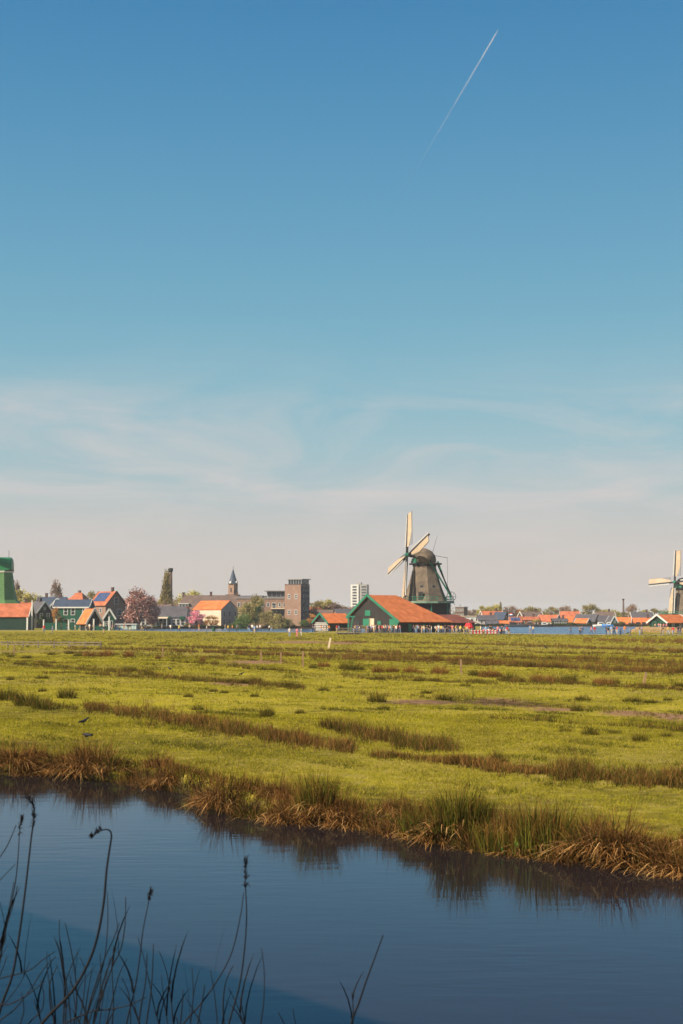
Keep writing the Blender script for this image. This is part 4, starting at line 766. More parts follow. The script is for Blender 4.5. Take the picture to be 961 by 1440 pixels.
def tree_kind(kind, v):
    """one mesh pair per kind and variant, at a nominal height of 10 m and crown radius of 4 m"""
    if (kind, v) in TREES: return TREES[kind, v]
    rng = np.random.default_rng(hash_(kind) + v); P = dict(clumps=26, n=3000, sig=0.7, size=0.27, tf=0.25, shape='round', flat=0.75, droop=0)
    if kind == 'spring': cols = [lin(150, 140, 66), lin(126, 124, 58), lin(168, 150, 84), lin(104, 96, 56)]
    if kind == 'olive': cols = [lin(112, 102, 62), lin(92, 86, 52), lin(136, 120, 74)]
    if kind == 'bare': cols = [lin(120, 100, 84), lin(96, 82, 72), lin(142, 116, 96)]; P.update(n=2300, size=0.3, sig=0.75, clumps=34)
    if kind == 'plum': cols = [lin(118, 80, 72), lin(98, 66, 60), lin(140, 102, 92), lin(154, 120, 106)]; P.update(n=3600, clumps=44, tf=0.18, sig=0.75, size=0.25)
    if kind == 'cherry': cols = [lin(206, 122, 132), lin(186, 92, 110), lin(214, 150, 152)]; P.update(n=3000, size=0.3, tf=0.2)
    if kind == 'poplar': cols = [lin(128, 112, 70), lin(108, 96, 58), lin(90, 82, 52)]; P.update(shape='column', clumps=120, n=9000, sig=0.5, flat=1.3, size=0.24, tf=0.12)
    if kind == 'willow': cols = [lin(140, 126, 78), lin(122, 110, 66), lin(104, 98, 58)]; P.update(tf=0.12, n=3400, droop=1.0, clumps=34)
    if kind == 'shrub': cols = [lin(76, 92, 42), lin(58, 76, 36), lin(100, 112, 52)]; P.update(tf=0.06, n=2600, sig=1.0)
    if kind == 'rust': cols = [lin(168, 108, 62), lin(142, 96, 54), lin(126, 112, 58)]; P.update(tf=0.1, n=2200)
    if kind == 'dark': cols = [lin(44, 58, 38), lin(60, 72, 44)]; P.update(tf=0.06, n=2400, sig=0.9)
    m, pts = limb_tree(rng, 10, 4, P['clumps'], P['tf'], shape=P['shape'])
    V, T, C = crown(rng, pts, P['n'], P['sig'], P['size'], cols, flat=P['flat'], droop=P['droop'])
    V[:, 2] = np.maximum(V[:, 2], 0.05)
    TREES[kind, v] = (m.mesh('trunk', M_BARK, True), tri_mesh('crown', V, T, M_LEAF, C)); return TREES[kind, v]
def hash_(s): return sum((i + 1) * ord(c) for i, c in enumerate(s)) * 7
_tn = [0]; rnd0 = random.Random(8)
def tree(name, kind, px, top, wpx, Y, label, group=None, v=None, cat='tree', base=None):
    v = _tn[0] % 2 if v is None else v; _tn[0] += 1; x = X(px, Y); z0 = gzf(x, Y) if base is None else base
    h = Z(top, Y) - z0; r = wpx / F * Y / 2
    root = empty(name, (x, Y, z0), _tn[0] * 1.7, label, cat, group); root.scale = (r / 4.3, r / 4.3, h / 10.3)
    a, b = tree_kind(kind, v); link('trunk', a, root); link('crown', b, root)
tree('plum_tree', 'plum', 196, 829, 46, 447, 'broad tree with dusky pink blossom beside the tall brick house')
tree('plum_tree', 'plum', 216, 843, 22, 452, 'smaller dark pink tree behind the restaurant annex')
tree('poplar_tree', 'poplar', 235.5, 803, 27, 520, 'tall columnar poplar next to the factory chimney')
tree('cherry_tree', 'cherry', 277, 858, 24, 458, 'bright pink cherry tree in front of the orange roofed warehouse')
tree('shrub', 'rust', 298, 866, 26, 458, 'orange brown shrub in front of the cream warehouse wall', cat='shrub')
tree('spring_tree', 'spring', 268, 831, 36, 640, 'rounded yellow green tree rising behind the long brown roof')
tree('bare_tree', 'bare', 81, 817, 18, 560, 'tall thin bare tree behind the slate roofed row')
tree('spring_tree', 'spring', 36, 830, 40, 520, 'pale yellow green tree right of the green windmill')
tree('bare_tree', 'bare', 24, 818, 18, 540, 'bare brown tree touching the side of the green windmill')
tree('spring_tree', 'spring', 54, 838, 26, 560, 'light green tree above the black gabled house')
tree('spring_tree', 'olive', 131, 833, 26, 600, 'olive green tree between hipped orange roof and solar brick house')
tree('garden_bush', 'rust', 82, 855, 16, 415, 'rust coloured bush in front of the green house', cat='bush')
tree('garden_bush', 'shrub', 66, 866, 18, 408, 'green bush behind the white post fence', cat='bush')
tree('garden_bush', 'shrub', 92, 868, 16, 410, 'second green bush behind the white post fence, below green house windows', cat='bush')
tree('willow_bush', 'willow', 349, 846, 30, 462, 'loose olive willow beside the orange roofed warehouse gable')
tree('willow_bush', 'willow', 361, 835, 26, 466, 'tallest olive willow before the brick office block')
tree('willow_bush', 'dark', 364, 853, 14, 460, 'dark evergreen among the willows at the brick office block')
tree('willow_bush', 'willow', 378, 858, 30, 458, 'low spreading willow below the white awning')
tree('willow_bush', 'willow', 392, 862, 26, 456, 'low willow at the foot of the brick tower')
tree('shrub', 'shrub', 345, 864, 26, 456, 'bright green shrub at the water beside the dark green shed', cat='shrub')
tree('shrub', 'shrub', 404, 871, 20, 459, 'dark green bush at the foot of the square brick tower', cat='bush')
tree('bare_tree', 'olive', 450, 846, 36, 500, 'wide olive brown tree right of the brick tower', v=0)
tree('bare_tree', 'bare', 470, 848, 36, 500, 'bare brown tree behind the small red shed')
tree('spring_tree', 'spring', 460, 843, 26, 530, 'yellow flecked tree behind the bare trees by the red shed')
tree('bare_tree', 'bare', 441, 856, 18, 478, 'small bare tree against the dark side of the brick tower')
house('waterside_shed', 'dark green flat shed at the water left of the willows', 341, 459, 4, 3, 1.9, 2.4, M_DGREEN, M_DARKMETAL, 0, flat=True, cat='shed')
GR = 'trees behind the far riverside houses'
for px, top, w, k, Y, lab in ((664, 857, 22, 'bare', 720, 'bare tree above the low white flat building'), (680, 852, 24, 'spring', 640, 'yellow green tree behind the grey roofed house by the white building'), (694, 850, 20, 'spring', 640, 'bright yellow green tree left of the small far poplar'),
        (703, 847, 9, 'poplar', 640, 'small dark poplar on the far bank'), (716, 852, 22, 'bare', 650, 'reddish bare tree behind the flag'), (729, 857, 18, 'rust', 650, 'rust brown tree right of the flag'), (747, 853, 32, 'olive', 650, 'round olive tree behind the brick house by the boats'),
        (775, 854, 22, 'olive', 650, 'olive tree behind the steep white edged roof'), (792, 852, 24, 'bare', 650, 'bare brown tree behind the dark green house'), (808, 857, 18, 'olive', 660, 'small olive tree left of the large round brown tree'), (829, 849, 28, 'olive', 640, 'large round brown green tree behind the big grey roof'),
        (849, 857, 18, 'spring', 650, 'yellow green tree right of the large round brown tree'), (863, 858, 16, 'spring', 660, 'pale green tree left of the thin factory chimney'), (887, 850, 20, 'bare', 660, 'tall bare tree right of the thin factory chimney'), (904, 858, 20, 'spring', 640, 'yellow tree behind the dormered orange roof'),
        (918, 856, 20, 'olive', 650, 'olive tree left of the dark windmill'), (934, 858, 18, 'olive', 660, 'low olive tree behind the white trimmed hut'), (735, 860, 30, 'bare', 760, 'far bare tree seen over the brick house roof'), (760, 860, 26, 'olive', 760, 'far olive tree left of the white edged roof'), (876, 861, 26, 'olive', 760, 'far olive tree at the foot of the thin chimney'), (803, 860, 26, 'spring', 770, 'far green tree between the two bare trees')):
    tree('riverside_tree', k, px, top, w, Y, lab, GR)
tree('willow_bush', 'spring', 753, 871, 11, 553, 'small yellow green willow at the water between the orange roofs')
tree('garden_bush', 'shrub', 801, 875, 12, 552, 'green bush on the bank left of the small green cottage', cat='bush')
tree('garden_bush', 'shrub', 872, 874, 14, 551, 'green bush in front of the long orange roofed farmhouse', cat='bush')
tree('garden_bush', 'dark', 898, 881, 26, 551, 'dark hedge bush below the dormered orange roof', cat='bush')
for i in range(34):
    px = 655 + i * 7.4 + rnd0.uniform(-2, 2); k = rnd0.choice(['dark', 'shrub', 'shrub', 'olive', 'bare'])
    tree('bank_bush', k, px, 877.5 + rnd0.uniform(-2.5, 2), rnd0.uniform(5, 10), float(far_shore((px - CX) / F)) + 3.5, {'dark': 'dark evergreen bush', 'shrub': 'green leafy bush', 'olive': 'olive brown bush', 'bare': 'leafless brown bush'}[k] + ' at the far water edge below the houses', 'bushes on the far bank', cat='bush')
for i in range(16):
    px = 205 + i * 14 + rnd0.uniform(-4, 4); k = rnd0.choice(['dark', 'shrub', 'olive'])
    tree('bank_bush', k, px, 878 + rnd0.uniform(-2, 2), rnd0.uniform(7, 13), float(far_shore((px - CX) / F)) + 2.0, {'dark': 'dark evergreen bush', 'shrub': 'green leafy bush', 'olive': 'olive brown bush'}[k] + ' on the river bank before restaurant and tower', 'bushes on the left far bank', cat='bush')
BT = 'trees behind the old village'
for px, top, w, k, Y, lab in ((8, 845, 26, 'olive', 560, 'olive tree behind the green shed roof'), (62, 843, 22, 'olive', 600, 'olive tree above the grey roofed gable'), (94, 841, 20, 'bare', 620, 'leafless tree between slate row and orange roofs'), (124, 842, 18, 'spring', 560, 'yellow green tree right of the hipped orange roof'), (172, 842, 22, 'bare', 600, 'leafless tree right of the solar panelled brick house'),
        (222, 846, 20, 'olive', 600, 'olive tree above the restaurant annex'), (228, 840, 14, 'spring', 540, 'light green tree at the foot of the poplar'), (250, 841, 18, 'bare', 650, 'leafless tree right of the brick factory chimney'), (338, 846, 18, 'bare', 640, 'leafless tree right of the church tower'), (386, 842, 20, 'olive', 700, 'olive tree behind the office penthouse'),
        (430, 848, 22, 'spring', 640, 'yellow green tree behind the tower balconies'), (478, 851, 26, 'olive', 620, 'olive tree above the grey roof by the barn'), (492, 854, 22, 'bare', 640, 'leafless tree left of the barn gable'), (508, 856, 22, 'olive', 700, 'olive tree at the foot of the high rise'), (440, 864, 16, 'rust', 462, 'rust brown bush right of the brick tower foot'), (428, 872, 14, 'shrub', 461, 'green bush at the dark tower side'),
        (650, 861, 18, 'olive', 720, 'olive tree beside the plain brick flats')):
    tree('village_tree', k, px, top, w, Y, lab, BT)
for px, Y, w, e_, r_, wall, roof, rt, lab in ((30, 455, 8, 4.6, 7.4, M_BRICK, M_ROOF_R, 10, 'red roofed house half hidden behind the green shed'), (176, 500, 7, 4.6, 8.0, M_BRICK_D, M_ROOF_G, -30, 'dark brick house behind the dusky pink tree'), (226, 505, 8, 4.4, 7.2, M_BRICK_D, M_ROOF_B, 0, 'brown roofed house behind the restaurant'), (440, 500, 6, 3.4, 6.2, M_BRICK_R, M_ROOF_R, 20, 'red roofed cottage right of the brick tower'), (462, 492, 7, 2.6, 5.2, M_CREAM, M_ROOF_B, 0, 'cream cottage behind the small red shed'),
        (352, 520, 8, 5.0, 8.4, M_BRICK_R, M_ROOF_R, -20, 'red roofed house behind the willows'), (745, 600, 9, 2.4, 4.8, M_BRICK_D, M_ROOF_B, 15, 'brown roofed house behind the boat side brick house'), (800, 605, 8, 2.4, 5.0, M_CREAM, M_ROOF_R, -15, 'cream house with red roof behind the orange roofed row'), (848, 600, 8, 2.4, 4.8, M_BRICK, M_ROOF_B, 0, 'brown roofed house behind the pointed blue green gable'), (900, 605, 9, 2.2, 4.6, M_BRICK_R, M_ROOF_G, 0, 'grey roofed brick house behind the dormered roof'), (690, 610, 9, 2.6, 5.2, M_BRICK, M_ROOF_R, 12, 'red roofed house behind the slate solar house')):
    house('village_house', lab, px, Y, w, 7, e_, r_, wall, roof, rt, wins=grid('f', (-w * 0.3, 0, w * 0.3), (e_ - 1.2,), 1.0, 1.3), chim=[(w * 0.25, 0, 1.1)], trim=M_WHITE if px > 600 else None)
# far wood on the horizon
rng = np.random.default_rng(5)
n = 380; a = rng.uniform(-0.75, 0.75, n); Y = rng.uniform(1700, 2600, n); pts = np.stack([a * Y, Y, rng.uniform(1, 8, n)], 1)
V, T, C = crown(rng, pts, 26000, 5.0, 1.6, [lin(104, 98, 74), lin(124, 112, 84), lin(92, 92, 70)], flat=0.6); V[:, 2] = np.maximum(V[:, 2], -0.4)
tag(link('distant_wood', tri_mesh('distant_wood', V, T, M_LEAF, C)), 'hazy line of woods on the horizon', 'wood', kind='stuff')

# ------------------------------------------------------------------ rushes and grass
BR = [lin(144, 98, 50), lin(110, 72, 36), lin(172, 122, 68), lin(82, 54, 30)]      # dry stems
GN = [lin(86, 88, 30), lin(66, 68, 24), lin(110, 104, 38)]                             # living stems
STRAW = [lin(196, 156, 100), lin(176, 134, 82)]
TAN = [lin(190, 148, 92), lin(168, 124, 74), lin(144, 98, 54)]
def tussock_mesh(name, seed, kind):
    """1 m wide nominal clump, 0.75 m high"""
    rng = np.random.default_rng(seed); P = []
    def lot(n, r0, r1, l0, l1, w, droop0, droop1, ca, cb, k, reach0, reach1, z=0.0):
        a = rng.uniform(0, 2 * np.pi, n); r = np.sqrt(rng.uniform(r0 ** 2, r1 ** 2, n)); b = np.stack([np.cos(a) * r, np.sin(a) * r, z + 0.22 * (1 - (r / 0.5) ** 2) * rng.random(n)], 1)
        az = a + rng.normal(0, 0.7, n); P.append(blades(rng, b, az, rng.uniform(reach0, reach1, n), rng.uniform(l0, l1, n) * (1 - 0.5 * (r / 0.5) ** 2 * dome), w * rng.uniform(0.7, 1.3, n), rng.uniform(droop0, droop1, n), mixcols(rng, n, ca), mixcols(rng, n, cb), k))
    dome = 1.0 if kind.startswith('field') else 0.35
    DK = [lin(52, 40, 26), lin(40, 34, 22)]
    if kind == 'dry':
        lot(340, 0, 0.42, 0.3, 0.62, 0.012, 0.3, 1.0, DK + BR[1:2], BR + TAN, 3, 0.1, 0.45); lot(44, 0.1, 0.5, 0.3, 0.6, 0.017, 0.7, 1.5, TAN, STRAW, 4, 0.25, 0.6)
        lot(240, 0.2, 0.5, 0.22, 0.5, 0.012, 0.7, 1.5, BR, BR + TAN, 3, 0.2, 0.55)
        lot(130, 0, 0.4, 0.45, 0.8, 0.008, 0.0, 0.3, DK, BR, 3, 0.05, 0.3)
    elif kind == 'green':
        lot(420, 0, 0.4, 0.45, 0.85, 0.011, 0.0, 0.25, DK + GN, GN + BR[:2], 3, 0.05, 0.3)
        lot(160, 0.1, 0.5, 0.25, 0.5, 0.013, 0.5, 1.3, BR, TAN + BR, 3, 0.15, 0.5); lot(30, 0.1, 0.5, 0.3, 0.55, 0.018, 0.7, 1.5, TAN, STRAW, 4, 0.25, 0.6)
        lot(200, 0.2, 0.5, 0.15, 0.35, 0.014, 0.2, 0.8, GN, GN, 2, 0.08, 0.25)
    elif kind == 'mixed':
        lot(320, 0, 0.42, 0.35, 0.75, 0.011, 0.1, 0.6, DK + GN[1:2], BR + GN, 3, 0.05, 0.38)
        lot(200, 0.15, 0.5, 0.2, 0.5, 0.013, 0.6, 1.5, BR, TAN + BR, 3, 0.15, 0.5); lot(50, 0.1, 0.5, 0.3, 0.55, 0.018, 0.7, 1.5, TAN, STRAW, 4, 0.25, 0.6)
    elif kind == 'field':          # upright rush clump out in the meadow
        lot(300, 0, 0.45, 0.3, 0.85, 0.016, 0.0, 0.25, DK + GN, BR + GN + GN, 2, 0.05, 0.4); lot(120, 0.2, 0.6, 0.1, 0.35, 0.02, 0.0, 0.5, GN, GN + BR[:1], 2, 0.05, 0.3)
    elif kind == 'field_brown':
        lot(320, 0, 0.45, 0.3, 0.85, 0.016, 0.0, 0.4, DK + BR, BR + TAN[1:], 2, 0.05, 0.4); lot(120, 0.2, 0.6, 0.1, 0.35, 0.02, 0.0, 0.5, GN, BR, 2, 0.05, 0.3)
    V, T, C = merge(P); return tri_mesh(name, V, T, M_RUSH, C)
TUS = {k: [tussock_mesh('rush_tussock', 11 + i * 7 + hash_(k) % 50, k) for i in range(3)] for k in ('dry', 'green', 'mixed', 'field', 'field_brown')}
rnd = random.Random(3)
def tussock(x, y, z, w, h, kind, label, group, name='rush_tussock'):
    o = link(name, rnd.choice(TUS[kind])); o.location = (x, y, z); o.rotation_euler = (0, 0, rnd.uniform(0, 6.28)); o.scale = (w, w, h / 0.72)
    return tag(o, label, 'rush clump', group)
KL = {'dry': 'brown dry rush tussock arching over the ditch edge', 'green': 'dark green upright rush tussock on the ditch edge', 'mixed': 'green and straw coloured rush tussock on the ditch edge'}
bank = [(12, 'dry', 1.0, 0.85), (34, 'dry', 0.7, 0.6), (88, 'dry', 1.0, 0.85), (118, 'dry', 1.1, 0.95), (150, 'mixed', 0.8, 0.6), (185, 'dry', 0.9, 0.7), (215, 'dry', 1.0, 0.75), (236, 'dry', 0.7, 0.55), (283, 'dry', 0.8, 0.65), (310, 'dry', 1.0, 0.85), (345, 'mixed', 0.8, 0.75), (372, 'mixed', 0.8, 0.7),
        (402, 'dry', 0.9, 0.7), (432, 'green', 0.8, 0.8), (455, 'dry', 0.9, 0.75), (488, 'dry', 0.8, 0.65), (520, 'mixed', 0.7, 0.7), (548, 'dry', 0.9, 0.7), (575, 'green', 0.6, 0.6), (602, 'mixed', 0.9, 0.75), (634, 'green', 0.9, 0.8), (662, 'mixed', 0.7, 0.65), (690, 'green', 0.8, 0.8), (716, 'mixed', 0.9, 0.75), (745, 'green', 0.9, 0.85),
        (772, 'green', 0.8, 0.8), (800, 'dry', 0.9, 0.8), (828, 'mixed', 0.9, 0.8), (855, 'dry', 1.0, 0.8), (885, 'dry', 0.9, 0.75), (912, 'mixed', 0.9, 0.75), (940, 'dry', 1.0, 0.85), (966, 'dry', 1.0, 0.8), (1000, 'mixed', 1.0, 0.8), (1040, 'dry', 1.0, 0.8), (-30, 'dry', 1.0, 0.8), (-70, 'mixed', 1.0, 0.8)]
ex, ey = [p[0] for p in edge_px], [p[1] for p in edge_px]
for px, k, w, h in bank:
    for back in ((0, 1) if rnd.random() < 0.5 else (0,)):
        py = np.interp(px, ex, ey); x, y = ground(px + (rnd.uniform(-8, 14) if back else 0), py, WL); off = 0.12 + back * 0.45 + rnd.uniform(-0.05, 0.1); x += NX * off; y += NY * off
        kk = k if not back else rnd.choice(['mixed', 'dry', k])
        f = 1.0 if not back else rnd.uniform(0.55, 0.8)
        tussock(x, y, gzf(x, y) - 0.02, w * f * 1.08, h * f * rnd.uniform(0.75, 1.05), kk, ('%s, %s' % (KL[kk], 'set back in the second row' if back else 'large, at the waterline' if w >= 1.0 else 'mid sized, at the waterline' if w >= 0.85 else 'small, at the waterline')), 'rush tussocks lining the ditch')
# green iris leaves at the water
def iris(px, py, n, h, label):
    rng = np.random.default_rng(int(px)); x, y = ground(px, py, WL); b = np.stack([rng.normal(0, 0.1, n), rng.normal(0, 0.07, n), np.full(n, -0.1)], 1)
    V, T, C = blades(rng, b, rng.uniform(0, 6.28, n), rng.uniform(0.03, 0.16, n), rng.uniform(h * 0.6, h, n) + 0.1, np.full(n, 0.035), rng.uniform(0, 0.1, n), mixcols(rng, n, [lin(74, 118, 48), lin(58, 98, 40)]), mixcols(rng, n, [lin(108, 150, 70), lin(84, 128, 56)]), 3)
    o = tag(link('iris_plant', tri_mesh('iris_plant', V, T, M_RUSH, C)), label, 'plant'); o.location = (x, y, WL)
iris(588, 1180, 22, 0.42, 'fresh green iris leaves standing in the ditch below the tussocks')
iris(642, 1188, 18, 0.3, 'small bright green waterside plant between straw coloured tussocks')
iris(722, 1202, 16, 0.36, 'pale green sword leaved plant beside the green tussocks')
# rush clumps standing on their own in the meadow: px, foot py, width px, height px, brown?
field = [(94, 983, 30, 20, 0), (38, 990, 40, 24, 0), (60, 994, 36, 22, 0), (10, 984, 36, 24, 0), (374, 1012, 20, 18, 0), (422, 1006, 16, 9, 0), (540, 999, 22, 9, 0), (278, 998, 20, 10, 0), (265, 983, 16, 8, 0), (358, 982, 14, 7, 0), (316, 978, 14, 6, 0), (830, 1034, 26, 15, 0), (900, 1044, 26, 15, 0), (938, 1038, 20, 10, 0), (795, 1030, 22, 9, 0), (862, 1032, 14, 8, 0),
         (15, 924, 12, 8, 0), (38, 926, 18, 7, 0), (73, 921, 14, 6, 0), (98, 920, 12, 7, 0), (181, 925, 18, 12, 1), (223, 927, 10, 9, 1), (285, 932, 10, 10, 1), (150, 924, 22, 13, 1), (128, 924, 24, 12, 1), (110, 923, 14, 9, 0), (15, 958, 14, 7, 0), (60, 957, 22, 7, 0), (455, 940, 20, 10, 1), (440, 941, 14, 8, 0),
         (498, 943, 30, 14, 0), (484, 942, 16, 12, 0), (532, 946, 20, 13, 1), (552, 945, 22, 12, 1), (578, 946, 24, 13, 1), (592, 948, 12, 8, 1), (620, 950, 26, 15, 1), (612, 948, 14, 12, 1), (668, 952, 20, 11, 0), (686, 954, 28, 16, 1), (700, 953, 16, 12, 1), (718, 957, 28, 13, 0), (756, 958, 24, 14, 1), (776, 960, 26, 14, 1), (802, 961, 26, 15, 0), (792, 961, 18, 12, 0),
         (852, 965, 28, 15, 1), (840, 963, 16, 10, 1), (866, 963, 16, 11, 0), (530, 956, 24, 6, 0), (588, 958, 18, 6, 0), (610, 958, 16, 5, 0), (530, 985, 30, 18, 0), (625, 982, 26, 14, 0), (600, 975, 18, 7, 0), (655, 965, 18, 6, 0), (812, 1000, 20, 12, 0), (898, 967, 22, 7, 0), (925, 970, 20, 8, 0), (955, 968, 18, 9, 0), (890, 985, 30, 10, 0), (915, 987, 24, 8, 0), (820, 983, 26, 11, 0), (940, 985, 16, 6, 0),
         (300, 976, 14, 7, 0), (345, 960, 26, 9, 0), (360, 958, 22, 9, 0), (372, 962, 20, 8, 0), (405, 964, 30, 11, 0), (418, 965, 24, 9, 0), (455, 972, 18, 9, 0), (478, 966, 10, 6, 0), (345, 975, 12, 4, 0), (380, 1009, 14, 14, 0), (560, 1045, 20, 18, 0), (210, 947, 18, 8, 0), (184, 944, 22, 10, 0), (700, 1075, 24, 20, 0), (60, 972, 14, 7, 0)]
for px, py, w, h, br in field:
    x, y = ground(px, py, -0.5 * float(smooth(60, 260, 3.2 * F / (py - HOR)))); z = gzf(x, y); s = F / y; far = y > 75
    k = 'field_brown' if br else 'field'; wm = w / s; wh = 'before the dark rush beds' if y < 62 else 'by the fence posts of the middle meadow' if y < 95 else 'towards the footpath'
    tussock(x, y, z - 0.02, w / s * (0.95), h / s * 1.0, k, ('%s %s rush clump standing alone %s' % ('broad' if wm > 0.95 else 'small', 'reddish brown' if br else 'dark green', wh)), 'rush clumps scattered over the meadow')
# dense rush beds along the old ditches: polylines of (px, py, half thickness px, height m), density per square metre of ground
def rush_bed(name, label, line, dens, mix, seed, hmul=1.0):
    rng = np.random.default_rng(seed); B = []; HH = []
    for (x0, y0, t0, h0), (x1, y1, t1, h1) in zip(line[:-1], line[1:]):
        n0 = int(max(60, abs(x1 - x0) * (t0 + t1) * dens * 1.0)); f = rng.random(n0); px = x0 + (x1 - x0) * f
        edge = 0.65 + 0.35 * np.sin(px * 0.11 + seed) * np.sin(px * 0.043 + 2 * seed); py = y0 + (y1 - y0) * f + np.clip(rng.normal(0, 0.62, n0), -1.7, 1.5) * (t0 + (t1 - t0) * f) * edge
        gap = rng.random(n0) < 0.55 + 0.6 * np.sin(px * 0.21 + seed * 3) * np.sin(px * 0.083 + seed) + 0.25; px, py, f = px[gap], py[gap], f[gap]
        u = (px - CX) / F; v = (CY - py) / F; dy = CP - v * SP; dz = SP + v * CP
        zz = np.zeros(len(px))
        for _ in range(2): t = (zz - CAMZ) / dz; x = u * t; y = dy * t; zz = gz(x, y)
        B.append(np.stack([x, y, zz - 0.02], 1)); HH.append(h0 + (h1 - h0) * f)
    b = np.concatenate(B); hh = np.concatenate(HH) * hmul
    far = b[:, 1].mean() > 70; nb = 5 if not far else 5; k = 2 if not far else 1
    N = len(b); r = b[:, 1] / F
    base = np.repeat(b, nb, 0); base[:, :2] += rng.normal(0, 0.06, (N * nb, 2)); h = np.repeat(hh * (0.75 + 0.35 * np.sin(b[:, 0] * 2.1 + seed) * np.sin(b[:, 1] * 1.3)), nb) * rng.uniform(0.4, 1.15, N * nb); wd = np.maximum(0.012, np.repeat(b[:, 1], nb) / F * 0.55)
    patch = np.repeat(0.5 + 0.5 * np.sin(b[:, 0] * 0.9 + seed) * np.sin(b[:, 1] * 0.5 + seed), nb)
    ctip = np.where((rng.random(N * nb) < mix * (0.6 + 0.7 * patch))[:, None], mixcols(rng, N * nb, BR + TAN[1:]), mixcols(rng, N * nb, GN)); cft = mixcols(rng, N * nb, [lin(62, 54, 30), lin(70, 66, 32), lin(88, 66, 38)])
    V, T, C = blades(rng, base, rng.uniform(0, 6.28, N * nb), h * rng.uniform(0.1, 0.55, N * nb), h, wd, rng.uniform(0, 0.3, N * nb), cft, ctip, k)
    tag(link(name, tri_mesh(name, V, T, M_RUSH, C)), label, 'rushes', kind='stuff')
rush_bed('rush_bed', 'brown rush bed in a long strip across the near meadow', [(118, 995, 6, 0.34), (190, 1005, 13, 0.42), (260, 1015, 14, 0.42), (340, 1030, 13, 0.42), (430, 1046, 12, 0.4), (500, 1056, 6, 0.3)], 0.32, 0.85, 1)
rush_bed('rush_bed', 'dark rush bed with tall stems in the middle of the near meadow', [(452, 1020, 4, 0.4), (500, 1032, 10, 0.46), (560, 1045, 11, 0.46), (645, 1056, 8, 0.42)], 0.36, 0.5, 2)
rush_bed('rush_bed', 'straw coloured rush bed running from the meadow middle to the right ditch', [(520, 1062, 5, 0.2), (600, 1068, 5, 0.25), (690, 1078, 11, 0.36), (760, 1085, 9, 0.32), (810, 1088, 13, 0.42), (870, 1096, 13, 0.42), (961, 1102, 11, 0.38), (1040, 1106, 10, 0.36)], 0.34, 0.75, 3)
rush_bed('rush_bed', 'short dark rush bed on the meadow above the dry tussocks', [(-60, 975, 6, 0.35), (0, 982, 7, 0.4), (50, 990, 7, 0.38), (110, 998, 4, 0.3)], 0.3, 0.4, 4)
rush_bed('rush_bed', 'olive rush strip in the left half of the far meadow', [(20, 934, 3, 0.35), (60, 937, 4, 0.4), (130, 943, 4, 0.4), (200, 947, 4, 0.4), (260, 955, 4, 0.35), (400, 966, 6, 0.35), (430, 968, 4, 0.3)], 0.55, 0.45, 5)
rush_bed('rush_bed', 'brown rush strip behind the meadow fence posts', [(90, 911, 2, 0.4), (240, 915, 2.5, 0.5), (330, 919, 3, 0.55), (480, 926, 3.5, 0.55), (600, 930, 4, 0.55), (720, 935, 4, 0.55), (860, 943, 4, 0.55), (1000, 947, 4, 0.55)], 1.1, 0.7, 6)
rush_bed('rush_bed', 'thin dark rush line across the far meadow', [(220, 908, 1.5, 0.45), (300, 911, 2, 0.5), (420, 914, 2, 0.5), (500, 917, 2.5, 0.5), (640, 920, 2.5, 0.5), (800, 928, 3, 0.5), (1000, 934, 3, 0.5)], 1.2, 0.55, 7)
rush_bed('rush_bed', 'farthest rush line before the footpath', [(-30, 903, 1, 0.35), (100, 905, 1.2, 0.4), (190, 906, 1.5, 0.5)], 1.0, 0.4, 8)
rush_bed('rush_bed', 'reddish rush line below the footpath by the mill', [(470, 902, 1.2, 0.4), (560, 903, 1.5, 0.4), (700, 906, 1.5, 0.45), (800, 910, 2.5, 0.5), (900, 915, 3, 0.5), (1000, 917, 3, 0.5)], 1.1, 0.75, 9)
rush_bed('rush_bed', 'dotted green rush line in the middle distance', [(240, 930, 2, 0.3), (330, 937, 3, 0.38), (420, 946, 2.5, 0.34)], 0.7, 0.25, 10)
rush_bed('rush_bed', 'pale dry grass strip below the sandy river bank', [(820, 899, 3, 0.35), (900, 901, 4, 0.5), (1000, 903, 4, 0.5)], 1.0, 1.0, 11)
for i, (y0, y1, x0, x1, t, mix, lab) in enumerate(((897, 899, 150, 470, 1.0, 0.6, 'low brown rush line just below the path near the restaurant'), (909, 925, 560, 1000, 2.2, 0.6, 'dense olive rush line right of the grey fence post'), (899, 904, -30, 260, 0.9, 0.4, 'short green rush line below the shed'), (921, 938, 470, 1000, 2.6, 0.8, 'broad red brown rush strip through the far meadow'),
        (927, 934, -30, 110, 2.0, 0.4, 'dark rush strip below the rail fence'), (950, 962, 480, 700, 2.4, 0.35, 'olive rush strip before the reddish clumps'), (957, 973, 700, 1000, 3.0, 0.4, 'olive rush strip by the leaning brown post'), (918, 931, 90, 420, 1.8, 0.5, 'olive rush line beside the small reddish clumps'), (945, 960, 60, 330, 2.2, 0.45, 'loose rush strip with black birds'), (1010, 1030, 690, 1000, 2.0, 0.3, 'thin green rush scatter right of the bare soil'))):
    n = 6; rush_bed('rush_bed', lab, [(x0 + (x1 - x0) * k / n, y0 + (y1 - y0) * k / n + 1.2 * math.sin(k * 2.3 + i), t, 0.3 + 0.1 * math.sin(k * 1.7 + i * 2)) for k in range(n + 1)], 0.75 if i < 9 else 0.15, mix, 40 + i)
rush_bed('rush_bed', 'sparse rush band over the bare soil', [(500, 976, 5, 0.25), (600, 980, 5, 0.28), (740, 990, 4, 0.26), (860, 1000, 5, 0.26), (961, 1006, 4, 0.22)], 0.1, 0.5, 12)
